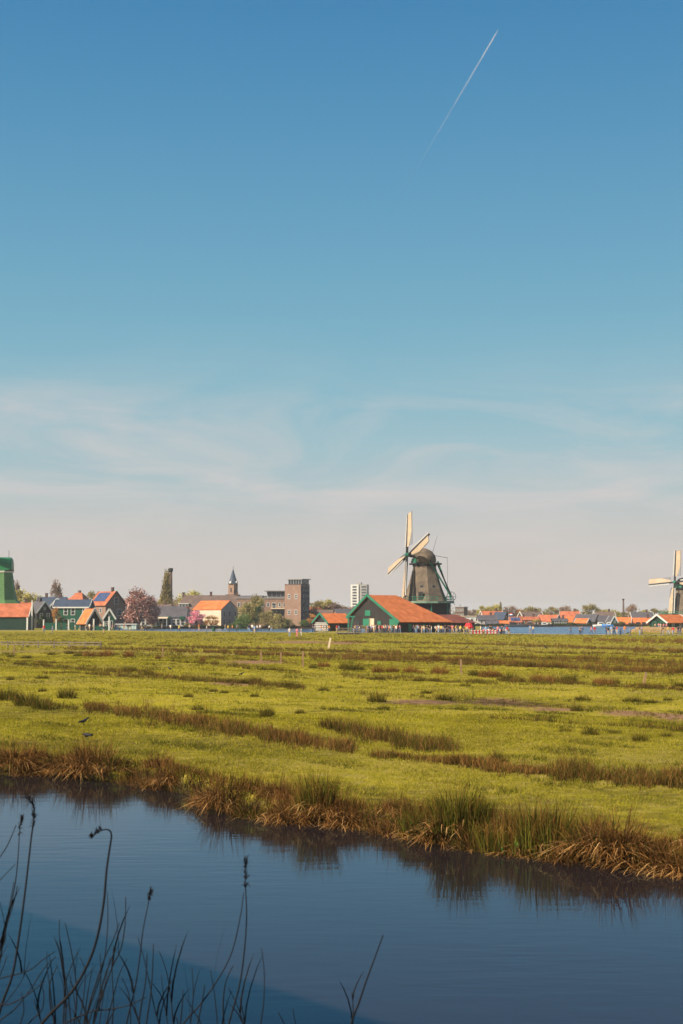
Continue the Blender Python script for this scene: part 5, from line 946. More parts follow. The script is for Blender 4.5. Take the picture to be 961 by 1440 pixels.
# meadow grass
def grass(seed, y0, y1, n, nb, l0, l1, wpx, dark=False):
    rng = np.random.default_rng(seed); y = np.sqrt(rng.uniform(y0 ** 2, y1 ** 2, n)); x = y * rng.uniform(-0.33, 0.33, n)
    p = x * NX + y * NY; s = x * TX + y * TY; ok = p > far_edge(s) + 0.15; ok &= soil_mask(x, y) < rng.uniform(0.2, 0.9, n)
    if dark:
        cell = np.sin(x * 0.9 + 3 * np.sin(y * 0.31) + seed) * np.sin(y * 0.55 + 2.3 * np.sin(x * 0.37)) + 0.6 * np.sin(x * 2.7 + y * 1.9); ok &= cell > rng.uniform(0.55, 1.3, n)
    clump = 0.5 + 0.5 * np.sin(x * 1.7 + 2 * np.sin(y * 0.6)) * np.sin(y * 0.9 + 1.5 * np.sin(x * 0.8)); x, y, clump = x[ok], y[ok], clump[ok]
    N = len(x) * nb; b = np.repeat(np.stack([x, y, gz(x, y) - 0.01], 1), nb, 0); b[:, :2] += rng.normal(0, 0.05, (N, 2)); cl = np.repeat(clump, nb)
    w = np.repeat(y, nb) / F * wpx
    G = [(0.27, 0.245, 0.012), (0.38, 0.325, 0.018), (0.10, 0.12, 0.010), (0.50, 0.40, 0.032)]; D = [(0.56, 0.42, 0.13), (0.48, 0.33, 0.10)]
    tip = np.where((rng.random(N) < 0.10 + 0.25 * cl)[:, None], mixcols(rng, N, D), mixcols(rng, N, G)); foot = mixcols(rng, N, G[:3]) * 0.9
    if dark: tip = mixcols(rng, N, [(0.06, 0.075, 0.009), (0.10, 0.105, 0.013), (0.17, 0.125, 0.03)]); foot = tip * 0.75
    L_ = rng.uniform(l0, l1, N) * (0.6 + 0.8 * cl)
    return blades(rng, b, rng.uniform(0, 6.28, N), L_ * rng.uniform(0.3, 1.2, N), L_, w, rng.uniform(0, 0.3, N), foot, tip, 1)
V, T, C = merge([grass(21, 17, 46, 90000, 5, 0.03, 0.085, 0.75), grass(22, 44, 120, 100000, 3, 0.04, 0.11, 0.8), grass(23, 115, 320, 80000, 2, 0.06, 0.18, 0.7), grass(24, 18, 50, 40000, 6, 0.05, 0.15, 0.8, True), grass(25, 48, 130, 60000, 4, 0.07, 0.2, 0.8, True), grass(26, 120, 290, 60000, 3, 0.1, 0.3, 0.7, True)])
tag(link('meadow_grass', tri_mesh('meadow_grass', V, T, M_GRASS, C)), 'short yellow green grass covering the meadow', 'grass', kind='stuff')
# taller fringe of grass right behind the bank tussocks
rng = np.random.default_rng(31); n = 15000; s = rng.uniform(-32, -8, n); p = far_edge(s) + np.abs(rng.normal(0, 0.45, n)) + 0.0; x = s * TX + p * NX; y = s * TY + p * NY
L_ = rng.uniform(0.1, 0.3, n) * np.clip(1.2 - (p - far_edge(s)) * 0.5, 0.3, 1); b = np.stack([x, y, gz(x, y) - 0.02], 1)
V, T, C = blades(rng, b, rng.uniform(0, 6.28, n), L_ * rng.uniform(0.2, 0.9, n), L_, np.full(n, 0.012), rng.uniform(0, 0.5, n), mixcols(rng, n, [lin(50, 48, 22), lin(64, 52, 28)]), mixcols(rng, n, GN + TAN[2:] + BR, None), 2)
tag(link('bank_grass', tri_mesh('bank_grass', V, T, M_RUSH, C)), 'long mixed grass fringing the ditch bank', 'grass', kind='stuff')

# ------------------------------------------------------------------ foreground reeds, rooted at the near water's edge
M_REED = mat('dark_reed_stem', (0.010, 0.009, 0.011), 0.8, 0.3, 6.0)
M_PLUME = leafmat('reed_plume', 0.9, 0.2, 0.2, 3.0)
def reed(pix, Y, r, label, plume=None, leaf=False, name='reed_stem'):
    P = [at(a, b, Y + 0.02 * i) for i, (a, b) in enumerate(pix)]          # from the tip down
    d = (P[-1] - P[-2]).normalized(); lowz = WL - 0.25; q = P[-1]; pts = list(P); k = 0
    while q.z > lowz and k < 14:
        d = (d + Vector((0, 0, -0.35))).normalized(); q = q + d * min(0.25, max(0.05, (q.z - lowz))); pts.append(q); k += 1
    # smooth
    out = []
    for i in range(len(pts) - 1):
        p0, p1, p2, p3 = pts[max(i - 1, 0)], pts[i], pts[i + 1], pts[min(i + 2, len(pts) - 1)]
        for j in range(4):
            t = j / 4; out.append(0.5 * ((2 * p1) + (p2 - p0) * t + (2 * p0 - 5 * p1 + 4 * p2 - p3) * t * t + (3 * p1 - p0 - 3 * p2 + p3) * t ** 3))
    out.append(pts[-1]); n = len(out); root = empty(name, out[-1], 0, label, 'reed', 'dark reeds on the near water edge'); o = out[-1]
    MB().tube([p - o for p in out], [1.35 * r * (0.35 + 0.65 * min(1, i / (n * 0.5))) for i in range(n)], 5).build('stem', M_REED, root, True)
    if plume:
        rng = np.random.default_rng(int(pix[0][0] * 7 + pix[0][1])); L_ = plume; N = 70; m = max(2, int(len(out) * 0.0) + 6)
        seg = []; acc = 0; i = 0
        while i < n - 1 and acc < L_: seg.append(out[i]); acc += (out[i + 1] - out[i]).length; i += 1
        seg.append(out[i]); idx = rng.integers(0, len(seg), N); b = np.array([tuple(seg[j] - o) for j in idx]) + rng.normal(0, 0.004, (N, 3))
        dirv = np.array(tuple((seg[0] - seg[-1]).normalized())); az = math.atan2(dirv[1], dirv[0]) + rng.normal(0, 1.0, N)
        V, T, C = blades(rng, b, az, rng.uniform(0.005, 0.05, N) * (0.5 + L_ * 3), rng.uniform(0.0, 0.10, N) * (0.5 + L_ * 3), np.full(N, 0.005), rng.uniform(0.2, 1.3, N), mixcols(rng, N, [(0.022, 0.018, 0.02), (0.015, 0.013, 0.015)]), mixcols(rng, N, [(0.035, 0.028, 0.028)]), 2)
        link('plume', tri_mesh('plume', V, T, M_PLUME, C), root)
    if leaf:
        rng = np.random.default_rng(int(pix[0][0])); N = 2; i = rng.integers(2, max(3, n // 3), N); b = np.array([tuple(out[j] - o) for j in i])
        V, T, C = blades(rng, b, rng.uniform(-0.6, 0.6, N) + rng.choice([0, math.pi], N), rng.uniform(0.03, 0.12, N), rng.uniform(0.15, 0.4, N), np.full(N, 0.011), rng.uniform(0, 0.12, N), mixcols(rng, N, [(0.013, 0.012, 0.013)]), mixcols(rng, N, [(0.013, 0.012, 0.013)]), 4)
        link('leaf', tri_mesh('leaf', V, T, M_PLUME, C), root)
reed([(36, 1120), (47, 1132), (48, 1150), (44, 1180), (36, 1250), (28, 1310), (18, 1370), (2, 1415)], 6.9, 0.0052, 'tall reed with feathery drooping plume at the far left of the reed bed', 0.16)
reed([(31, 1150), (28, 1166), (26, 1200), (22, 1240), (12, 1290), (4, 1330), (-6, 1390)], 7.4, 0.0036, 'thin reed with short dark seed head beside the feathery plume', 0.07)
reed([(128, 1178), (142, 1168), (153, 1167), (157, 1175), (154, 1196), (150, 1225), (146, 1270), (137, 1318), (124, 1355), (100, 1396), (60, 1438)], 6.6, 0.0055, 'reed whose broken top folds over sideways', 0.05)
reed([(213, 1253), (209, 1270), (201, 1310), (197, 1345), (190, 1390), (178, 1440)], 7.2, 0.0036, 'slender reed with tiny forked tip', 0.03)
reed([(346, 1212), (345, 1235), (347, 1290), (343, 1345), (336, 1390), (322, 1440)], 7.0, 0.0042, 'reed with spiky tufted head standing over open water', 0.1)
reed([(343, 1255), (338, 1290), (326, 1340), (305, 1380), (280, 1415), (258, 1440)], 7.0, 0.004, 'curved stem leaning against the spiky tufted reed')
reed([(539, 1315), (528, 1345), (515, 1380), (505, 1410), (494, 1440)], 6.2, 0.0052, 'lone thick leaning stem out over the water right of the reed bed')
reed([(20, 1240), (8, 1300), (-6, 1350)], 7.2, 0.004, 'short straight stem crossing the seed headed reeds')
LB = 'dark leafless reed stem in the thick of the reed bed'
stems = [[(0, 1268), (6, 1295), (8, 1320), (2, 1338)], [(25, 1245), (18, 1275), (6, 1310), (-8, 1345)], [(22, 1215), (0, 1238), (-20, 1262)], [(23, 1160), (10, 1190), (-10, 1222)], [(76, 1317), (84, 1340), (90, 1378), (93, 1410), (92, 1440)], [(84, 1292), (84, 1320), (88, 1350), (96, 1400), (100, 1440)], [(92, 1298), (100, 1335), (106, 1370), (108, 1410), (104, 1440)],
         [(151, 1253), (152, 1290), (149, 1335), (142, 1370), (128, 1412), (118, 1440)], [(177, 1261), (176, 1300), (170, 1335), (158, 1360), (144, 1400), (132, 1440)], [(168, 1298), (160, 1320), (148, 1346), (136, 1380), (124, 1420)], [(194, 1318), (202, 1345), (210, 1380), (218, 1420), (224, 1442)], [(216, 1327), (215, 1360), (212, 1400), (206, 1440)], [(224, 1337), (234, 1365), (240, 1400), (244, 1440)],
         [(207, 1340), (205, 1380), (198, 1420)], [(141, 1340), (142, 1370), (140, 1410), (132, 1440)], [(66, 1338), (67, 1365), (72, 1400), (76, 1440)], [(78, 1338), (60, 1350), (40, 1365), (0, 1376), (-20, 1382)], [(79, 1345), (62, 1362), (44, 1390), (20, 1420), (-4, 1440)], [(80, 1360), (70, 1385), (72, 1420), (78, 1440)], [(57, 1378), (62, 1400), (58, 1422), (40, 1440)],
         [(42, 1352), (30, 1380), (8, 1410), (-10, 1428)], [(63, 1380), (40, 1398), (14, 1412), (-10, 1416)], [(110, 1338), (100, 1360), (92, 1385), (90, 1420)], [(112, 1345), (120, 1365), (118, 1400), (112, 1440)], [(179, 1348), (168, 1370), (160, 1400), (150, 1440)], [(171, 1374), (182, 1400), (184, 1440)], [(206, 1402), (180, 1414), (150, 1420), (124, 1424)], [(160, 1330), (158, 1370), (160, 1410), (158, 1440)],
         [(227, 1370), (230, 1400), (236, 1440)], [(258, 1392), (256, 1420), (254, 1440)], [(296, 1364), (302, 1400), (306, 1440)], [(328, 1358), (318, 1380), (314, 1410), (315, 1440)], [(321, 1388), (334, 1415), (342, 1440)], [(368, 1333), (372, 1370), (371, 1410), (367, 1440)], [(338, 1404), (342, 1425), (344, 1442)], [(261, 1402), (274, 1424), (284, 1442)], [(495, 1395), (497, 1420), (496, 1440)], [(391, 1422), (400, 1440), (404, 1450)], [(412, 1418), (415, 1436), (418, 1448)],
         [(248, 1430), (252, 1445), (254, 1455)], [(130, 1360), (124, 1395), (118, 1440)], [(155, 1345), (148, 1385), (140, 1440)], [(145, 1385), (134, 1412), (124, 1442)], [(98, 1370), (104, 1400), (108, 1440)], [(48, 1405), (54, 1425), (60, 1445)], [(30, 1395), (34, 1420), (28, 1445)], [(186, 1380), (190, 1415), (196, 1442)], [(10, 1345), (0, 1372), (-14, 1400)], [(270, 1360), (272, 1400), (268, 1442)], [(288, 1385), (284, 1412), (278, 1442)]]
for i, s in enumerate(stems):
    bend = abs(s[0][0] - s[-1][0]) / max(1, s[-1][1] - s[0][1]); side = 'beside the feathery plume' if s[0][0] < 70 else 'below the folded reed' if s[0][0] < 165 else 'around the fork tipped reed' if s[0][0] < 250 else 'by the tufted reed and open water'
    reed(s, 6.2 + (i * 0.37) % 1.5, 0.003 + 0.0016 * ((i * 0.61) % 1), 'dark reed stem, %s, %s' % ('short' if s[-1][1] - s[0][1] < 75 else 'tall', side) if bend < 0.35 else 'dark reed stem, slanting low, ' + side, leaf=i % 2 == 0)

# ------------------------------------------------------------------ meadow posts, rail fence, footbridge, small river-side things
M_POST = mat('brown_post_wood', lin(146, 116, 84), 0.9, 0.3, 4.0, bump=0.01)
def post(px, top, foot, lean, w, label, group=None, m=M_POST):
    zz = 0.0
    for _ in range(3): x, y = ground(px, foot, zz); zz = gzf(x, y)
    h = (foot - top) / F * y; r = empty('fence_post', (x, y, zz), 0, label, 'post', group); tp = Vector((lean / F * y, 0, h))
    p = MB(); p.beam((0, 0, -0.4), tp, w, w, w2=w * 0.85, h2=w * 0.85); p.build('shaft', m, r); MB().beam(tp + tp.normalized() * 0.003, tp + tp.normalized() * 0.05, w * 0.8, w * 0.8, w2=w * 0.4, h2=w * 0.4).build('weathered_top', M_TIMBER, r)
post(461, 897, 912, 4, 0.22, 'thick pale post leaning to one side near the footbridge', m=M_CREAM)
post(649, 928, 948, -0.5, 0.12, 'upright grey fence post beside the reddish rush clumps')
post(903, 947, 962, 6, 0.12, 'brown fence post leaning sharply over in the rushes')
for px, t, f in ((367, 917, 930), (395, 918, 933), (426, 917, 938)): post(px, t, f, 0.3, 0.13, 'slender fence post in the row of three across the rush strip', 'meadow fence posts')
post(229, 911, 925, 0, 0.12, 'slender fence post next to a small reddish rush clump')
post(20, 906, 922, 0, 0.1, 'left post of the meadow rail fence')
def rail_fence():
    a = ground(-10, 911, -0.2); b = ground(142, 912, -0.2); r = empty('rail_fence', (a[0], a[1], gzf(*a)), 0, 'low weathered rail fence crossing the far meadow', 'fence'); d = Vector((b[0] - a[0], b[1] - a[1], 0))
    for i in range(8): p = d * (i / 7); MB().box(p.x - 0.06, p.x + 0.06, p.y - 0.06, p.y + 0.06, -0.3, 0.72 + 0.05 * (i % 2)).build('post', M_TIMBER, r)
    for z in (0.35, 0.62): MB().beam(d * 0 + Vector((0, -0.08, z)), d + Vector((0, -0.08, z)), 0.06, 0.11).build('rail', M_TIMBER, r)
rail_fence()
def footbridge():
    Y = 285; x0, x1 = X(474, Y), X(507, Y); r = empty('timber_footbridge', ((x0 + x1) / 2, Y, gzf((x0 + x1) / 2, Y)), 0, 'small dark timber footbridge with railings in front of the barn', 'bridge'); L_ = (x1 - x0) / 2
    for i in range(12): q = -L_ + i * L_ / 6; MB().box(q, q + L_ / 6 - 0.03, -1.0, 1.0, 0.25, 0.35).build('plank', M_TIMBER, r)
    for s in (-1, 1):
        MB().box(-L_, L_, s * 0.95 - 0.1, s * 0.95 + 0.1, -0.2, 0.246).build('beam', M_TARWOOD, r)
        for z in (0.75, 1.15): MB().box(-L_, L_, s * 0.98 - 0.04, s * 0.98 + 0.04, z, z + 0.12).build('handrail', M_TIMBER, r)
        for i in range(5): q = -L_ * 0.95 + i * L_ * 0.475; MB().box(q - 0.07, q + 0.07, s * 1.06 - 0.06, s * 1.06 + 0.06, -0.2, 1.3).build('railing_post', M_TIMBER, r)
footbridge()
def hoist():
    Y = 312; x = X(490, Y); r = empty('hoist_frame', (x, Y, gzf(x, Y)), 0, 'sea green timber hoist frame with slanting brace beside the barn gable', 'hoist')
    t = Z(868, Y) - r.location.z
    MB().beam((0, 0, -0.2), (0, 0, t), 0.32, 0.32).build('post', M_TEALTRIM, r); MB().beam((-0.2, -0.01, t + 0.15), (1.5, -0.01, t + 0.15), 0.3, 0.3).build('arm', M_TEALTRIM, r)
    MB().beam((0.4, -0.25, 0), (1.0, -0.25, t), 0.26, 0.26).build('brace', M_TEALTRIM, r); MB().box(-0.5, 0.9, -0.4, 0.4, -0.3, 0.25).build('foot', M_TIMBER, r)
hoist()
def kiosk():
    Y = 300; x = X(671, Y); r = empty('green_kiosk', (x, Y, gzf(x, Y)), 0, 'dark green kiosk with yellowish hatch beside the red parasol', 'kiosk')
    MB().box(-0.85, 0.85, -0.7, 0.7, -0.3, 1.75).build('wall', M_DGREEN, r); MB().prism([(-0.95, 1.754), (0.95, 1.754), (0, 2.15)], -0.9, 0.9, 'y').build('roof', M_TARWOOD, r); MB().box(-0.55, 0.5, -0.76, -0.704, 0.75, 1.55).build('hatch', mat('hatch_ochre', lin(150, 140, 84), 0.7), r); MB().box(-0.65, 0.6, -1.0, -0.704, 0.62, 0.7).build('counter', M_TIMBER, r)
kiosk()
def parasol():
    Y = 291; x = X(658.5, Y); r = empty('red_parasol', (x, Y, gzf(x, Y)), 0, 'open red parasol above seated visitors right of the barn', 'parasol'); n = 8; z = Z(882, Y) - r.location.z; t = Z(876, Y) - r.location.z
    ring = lambda q, h: [(q * math.cos(i * math.pi / 4), q * math.sin(i * math.pi / 4), h) for i in range(n)]
    MB().rings([ring(0.98, z - 0.22), ring(1.0, z), ring(0.6, t - 0.1), ring(0.04, t)], cap=False).build('canopy', M_RED, r); MB().tube([(0, 0, 0), (0, 0, t + 0.1)], 0.035, 6).build('pole', M_WHITE, r)
    for i in range(n): a = i * math.pi / 4; MB().beam((0.05 * math.cos(a), 0.05 * math.sin(a), t - 0.12), (0.95 * math.cos(a), 0.95 * math.sin(a), z - 0.03), 0.03, 0.03).build('rib', M_DARKMETAL, r)
    MB().tube([(0, 0, -0.1), (0, 0, 0.12)], 0.3, 10).build('base', M_GREY, r)
parasol()
def barrier(px0, px1, Y, label):
    x0, x1 = X(px0, Y), X(px1, Y); r = empty('striped_barrier', ((x0 + x1) / 2, Y, gzf((x0 + x1) / 2, Y)), R(3), label, 'barrier', 'striped barriers below the path'); L_ = (x1 - x0) / 2
    for z in (0.45, 0.85):
        n = 8
        for i in range(n): MB().box(-L_ + i * L_ / 4, -L_ + (i + 1) * L_ / 4 - 0.004, -0.03, 0.03, z, z + 0.24).build('red_stripe' if i % 2 else 'white_stripe', M_RED if i % 2 else M_WHITE, r)
    for s in (-0.85, 0.85): m = MB(); m.beam((s * L_, -0.3, -0.02), (s * L_, 0.0, 1.0), 0.06, 0.06); m.beam((s * L_, 0.4, -0.02), (s * L_, 0.06, 1.0), 0.06, 0.06); m.build('leg', M_TIMBER, r)
barrier(661, 679, 262, 'red and white striped barrier in front of the green kiosk'); barrier(681, 699, 263, 'red and white striped barrier right of the kiosk one')
def bin_(px, Y, label):
    x = X(px, Y); r = empty('litter_bin', (x, Y, gzf(x, Y)), 0, label, 'bin'); ring = lambda q, h: [(q * math.cos(i * math.pi / 5), q * math.sin(i * math.pi / 5), h) for i in range(10)]
    MB().rings([ring(0.36, 0), ring(0.42, 0.95)]).build('body', M_GREEN, r); MB().rings([ring(0.46, 0.954), ring(0.4, 1.15), ring(0.1, 1.25)]).build('lid', M_DGREEN, r)
bin_(302, 333, 'green litter bin beside the path before the orange roofed warehouse')

# ------------------------------------------------------------------ people on the path
SKIN = [mat('skin_light', lin(214, 164, 134), 0.6, 0.08), mat('skin_tan', lin(170, 118, 88), 0.6, 0.08)]
HAIR = [mat('hair_brown', lin(58, 42, 32), 0.7, 0.2), mat('hair_fair', lin(166, 132, 84), 0.7, 0.2), mat('hair_black', lin(30, 27, 27), 0.6, 0.2)]
SHOE = mat('shoe_dark', lin(44, 40, 40), 0.7)
CL = {n: mat('cloth_' + n.replace(' ', '_'), lin(*c), 0.85, 0.12, 3.0) for n, c in {'white': (226, 220, 212), 'black': (34, 33, 36), 'navy': (40, 48, 78), 'red': (196, 44, 46), 'pink': (218, 132, 140), 'beige': (196, 170, 136), 'grey': (132, 130, 132), 'light blue': (138, 164, 196), 'denim blue': (72, 92, 128), 'olive': (96, 98, 66), 'orange': (214, 120, 52), 'yellow': (214, 184, 84)}.items()}
BODIES = []
def body_mesh(pose, seed):
    """one continuous figure 1.72 m tall facing -y, grown with a Skin modifier; material slots: skin, hair, top, trousers, shoes"""
    st, arm, sit = pose
    J = {'pel': (0, 0, 0.93), 'spine': (0, 0.01, 1.12), 'chest': (0, 0, 1.32), 'neck': (0, -0.01, 1.47), 'chin': (0, -0.03, 1.55), 'head': (0, -0.02, 1.63), 'top': (0, 0.0, 1.68)}
    E = [('pel', 'spine'), ('spine', 'chest'), ('chest', 'neck'), ('neck', 'chin'), ('chin', 'head'), ('head', 'top')]
    Rd = {'pel': (0.165, 0.12), 'spine': (0.14, 0.105), 'chest': (0.17, 0.115), 'neck': (0.055, 0.055), 'chin': (0.065, 0.075), 'head': (0.082, 0.1), 'top': (0.06, 0.075)}
    for s, n in ((-1, 'l'), (1, 'r')):
        f = st * s
        if sit: J['hip' + n] = (0.1 * s, 0, 0.90); J['knee' + n] = (0.13 * s, -0.42, 0.92); J['ank' + n] = (0.13 * s, -0.4, 0.52); J['toe' + n] = (0.13 * s, -0.56, 0.47)
        else: J['hip' + n] = (0.09 * s, 0, 0.88); J['knee' + n] = (0.1 * s, -0.22 * f - 0.03 * abs(st), 0.49); J['ank' + n] = (0.1 * s, -0.36 * f + 0.05 * abs(st), 0.085 + (0.1 * abs(st) if f < 0 else 0)); J['toe' + n] = (0.11 * s, J['ank' + n][1] - 0.17, 0.04 + (0.03 if f < 0 else 0))
        J['sho' + n] = (0.19 * s, 0, 1.40); a = arm[0 if s < 0 else 1]
        if a == 'swing': J['elb' + n] = (0.25 * s, 0.12 * f, 1.12); J['wri' + n] = (0.25 * s, -0.02 + 0.2 * f - 0.06, 0.88)
        elif a == 'bent': J['elb' + n] = (0.26 * s, 0.05, 1.13); J['wri' + n] = (0.12 * s, -0.24, 1.16)
        else: J['elb' + n] = (0.24 * s, 0.03, 1.12); J['wri' + n] = (0.25 * s, -0.05, 0.87)
        w_ = Vector(J['wri' + n]); d_ = (w_ - Vector(J['elb' + n])).normalized(); J['hand' + n] = tuple(w_ + d_ * 0.09)
        E += [('pel', 'hip' + n), ('hip' + n, 'knee' + n), ('knee' + n, 'ank' + n), ('ank' + n, 'toe' + n), ('chest', 'sho' + n), ('sho' + n, 'elb' + n), ('elb' + n, 'wri' + n), ('wri' + n, 'hand' + n)]
        Rd.update({'hip' + n: (0.095, 0.1), 'knee' + n: (0.062, 0.064), 'ank' + n: (0.042, 0.046), 'toe' + n: (0.04, 0.03), 'sho' + n: (0.068, 0.07), 'elb' + n: (0.045, 0.046), 'wri' + n: (0.03, 0.03), 'hand' + n: (0.04, 0.022)})
    names = list(J); ix = {n: i for i, n in enumerate(names)}
    me = bpy.data.meshes.new('figure_seed'); me.from_pydata([J[n] for n in names], [(ix[a], ix[b]) for a, b in E], []); o = bpy.data.objects.new('figure_seed', me); COL.objects.link(o)
    sk = o.modifiers.new('skin', 'SKIN'); sk.use_smooth_shade = True
    for i, n in enumerate(names):
        v = me.skin_vertices[0].data[i]; v.radius = Rd[n]; v.use_root = (n == 'pel')
    sb = o.modifiers.new('sub', 'SUBSURF'); sb.levels = 1; sb.render_levels = 1
    dg = bpy.context.evaluated_depsgraph_get(); ev = o.evaluated_get(dg); out = bpy.data.meshes.new_from_object(ev); bpy.data.objects.remove(o); bpy.data.meshes.remove(me)
    out.materials.clear()
    for m in (SKIN[0], HAIR[0], CL['white'], CL['navy'], SHOE): out.materials.append(m)
    def seg(p, a, b):
        a, b = Vector(a), Vector(b); t = max(0, min(1, (p - a).dot(b - a) / max(1e-6, (b - a).length_squared))); return (p - a - (b - a) * t).length
    zone = {}
    for a, b in E:
        k = 2
        if 'hip' in b or 'knee' in b or ('ank' in b): k = 3
        if 'toe' in b: k = 4
        if 'wri' in b or 'hand' in b or b in ('chin', 'head', 'top'): k = 0
        if a == 'chest' and b == 'neck': k = 2
        zone[a, b] = k
    for p in out.polygons:
        c = p.center; e = min(E, key=lambda q: seg(c, J[q[0]], J[q[1]])); k = zone[e]
        if k == 0 and c.z > 1.6 and (c.y > -0.05 or c.z > 1.70): k = 1
        p.material_index = k
        p.use_smooth = True
    # face and fingers joined on as small shapes of the same mesh
    bm = bmesh.new(); bm.from_mesh(out)
    def bit(c, s, mi):
        r = bmesh.ops.create_icosphere(bm, subdivisions=1, radius=1.0, matrix=Matrix.Translation(c) @ Matrix.Diagonal((s[0], s[1], s[2], 1)))
        for f in {f for v in r['verts'] for f in v.link_faces}: f.material_index = mi
    bit((0, -0.125, 1.615), (0.014, 0.022, 0.022), 0)
    for s in (-1, 1):
        bit((0.034 * s, -0.108, 1.645), (0.013, 0.01, 0.009), 1); bit((0.084 * s, -0.01, 1.62), (0.012, 0.022, 0.032), 0)
        n = 'l' if s < 0 else 'r'; h = Vector(J['hand' + n]); d = (h - Vector(J['wri' + n])).normalized()
        for i in range(4): bit(h + d * (0.05 + 0.008 * (1.5 - abs(i - 1.5))) + Vector((0, 0.018 * (i - 1.5), 0)), (0.009, 0.009, 0.03), 0)
        bit(h + Vector((-0.01 * s, -0.04, 0)), (0.009, 0.012, 0.022), 0)
    bit((0, -0.115, 1.575), (0.026, 0.008, 0.007), 1)
    bm.to_mesh(out); bm.free(); out.name = 'person'
    return out
POSES = [((0.0, ('hang', 'hang'), 0), 'standing'), ((1.0, ('swing', 'swing'), 0), 'walking'), ((-0.8, ('swing', 'bent'), 0), 'walking'), ((0.15, ('bent', 'bent'), 0), 'gesturing'), ((0.1, ('bent', 'hang'), 0), 'standing'), ((0, ('bent', 'bent'), 1), 'sitting')]
BODIES = [(body_mesh(p, i), w) for i, (p, w) in enumerate(POSES)]
prnd = random.Random(12)
TOPS = ['white', 'white', 'black', 'black', 'navy', 'red', 'pink', 'beige', 'grey', 'light blue', 'denim blue', 'olive', 'orange', 'yellow', 'white', 'black']; BOT = ['navy', 'black', 'denim blue', 'denim blue', 'beige', 'grey', 'light blue']
def person(px, foot, where, group, pose=None, top=None, bot=None, Y=None, small=1.0, face=None):
    if Y is None:
        zz = -0.5
        for _ in range(4): x, y = ground(px, foot, zz); zz = gzf(x, y) + (0.0)
    else: y = Y; x = X(px, Y); zz = gzf(x, y)
    a = x / y
    if abs(y - path_Y(a)) < 1.6: zz += 0.09
    i = prnd.choice([0, 1, 1, 2, 3, 4]) if pose is None else pose; me, word = BODIES[i]; t = top or prnd.choice(TOPS); b = bot or prnd.choice(BOT)
    o = link('person', me); s = prnd.uniform(0.94, 1.06) * small; o.scale = (s, s, s); o.location = (x, y, zz - (0.47 * s - 0.03 if i == 5 else 0.0)); 
    o.rotation_euler = (0, 0, (prnd.choice([0.0, 3.14, 1.57, -1.57]) + prnd.uniform(-0.5, 0.5)) if face is None else face)
    for k, m in enumerate((prnd.choice(SKIN), prnd.choice(HAIR), CL[t], CL[b], SHOE)):
        o.material_slots[k].link = 'OBJECT'; o.material_slots[k].material = m
    if i == 5: where = where.replace('on the benches', 'on benches')
    tag(o, ('person %s in %s top, %s trousers, %s' % (word, t, b, where)).replace('standing', 'stood') if len(where.split()) > 7 else 'person %s in %s top, %s trousers, %s' % (word, t, b, where), 'person', group)
G1, G2, G3 = 'visitors by the shed and hut', 'visitors along the left riverside path', 'visitors in front of the black barn'; G4, G5 = 'visitors by the red parasol', 'visitors along the right riverside path'
for px, f in ((38, 886), (42, 886), (62, 890.5), (74, 891.5), (141, 887), (146, 891.5), (151, 886.5)): person(px, f, 'near the green shed', G1)
for px in (86, 94, 106, 122, 126, 131, 138): person(px, 886.8 + prnd.uniform(0, 0.8), 'by the green fence', G1)
for px in (205, 214, 228, 240, 252): person(px, 888 + prnd.uniform(-0.3, 0.5), 'before the restaurant', G2)
for px in (158, 162, 168, 175, 180, 183, 196, 200): person(px, 887 + prnd.uniform(0, 0.6), 'beside the gabled cottage', G1)
for px, f in ((267, 888), (280, 888.3), (291, 888), (317, 888.6), (321, 889), (324, 888.4), (327, 889.2), (334, 889), (350, 888.8), (355, 889), (358, 888.6), (362, 889.3), (366, 889), (379, 889), (382, 889.2)): person(px, f, 'opposite the warehouse', G2)
person(407.5, 896, 'on the grass below the path', G2, 0, 'white', 'light blue'); person(418, 896.3, 'on the grass below the path', G2, 4, 'pink', 'pink'); person(424, 895.5, 'on the grass below the path', G2, 0, 'white', 'white')
for px in (440, 443, 452, 455, 459, 463, 474, 477): person(px, 889.8 + prnd.uniform(-0.2, 0.4), 'by the small red shed', G2)
for i in range(38): person(497 + 67 * (i + prnd.uniform(-0.4, 0.4)) / 38, 0, 'before the barn gable', G3, Y=path_Y(0.02) - prnd.uniform(-1, 4))
for i in range(12): person(582 + 26 * (i + prnd.uniform(-0.4, 0.4)) / 12, 0, 'under the barn eave', G3, Y=302 + prnd.uniform(-3, 4))
for i in range(20): person(612 + 37 * (i + prnd.uniform(-0.4, 0.4)) / 20, 0, 'below the windmill stage', G3, Y=300 + prnd.uniform(-3, 4))
for i in range(6): person(652 + 12 * (i + prnd.uniform(-0.3, 0.3)) / 6, 0, 'beside the red parasol', G4, Y=290 + prnd.uniform(-3, 4))
def bench(px, Y, label):
    x = X(px, Y); r = empty('bench', (x, Y, gzf(x, Y)), 0, label, 'bench', 'benches by the river'); MB().box(-1.2, 1.2, -0.22, 0.22, 0.38, 0.44).build('seat', M_TIMBER, r)
    for s in (-1, 1): MB().box(s * 1.0 - 0.06, s * 1.0 + 0.06, -0.2, 0.2, -0.1, 0.376).build('leg', M_TARWOOD, r)
    return Y
for k, c in enumerate((685, 697, 709)):
    bench(c, 288 - k, 'low timber bench with seated visitors by the river right of the kiosk')
    for j in range(4): person(c - 5.5 + j * 3.6, 0, 'on the benches by the river', G4, 5, Y=288 - k, face=prnd.uniform(-0.3, 0.3))
for i in range(8): person(677 + 40 * (i + prnd.uniform(-0.4, 0.4)) / 8, 0, 'standing among the river benches' if False else 'by the river benches', G4, Y=283 + prnd.uniform(-3, 6))
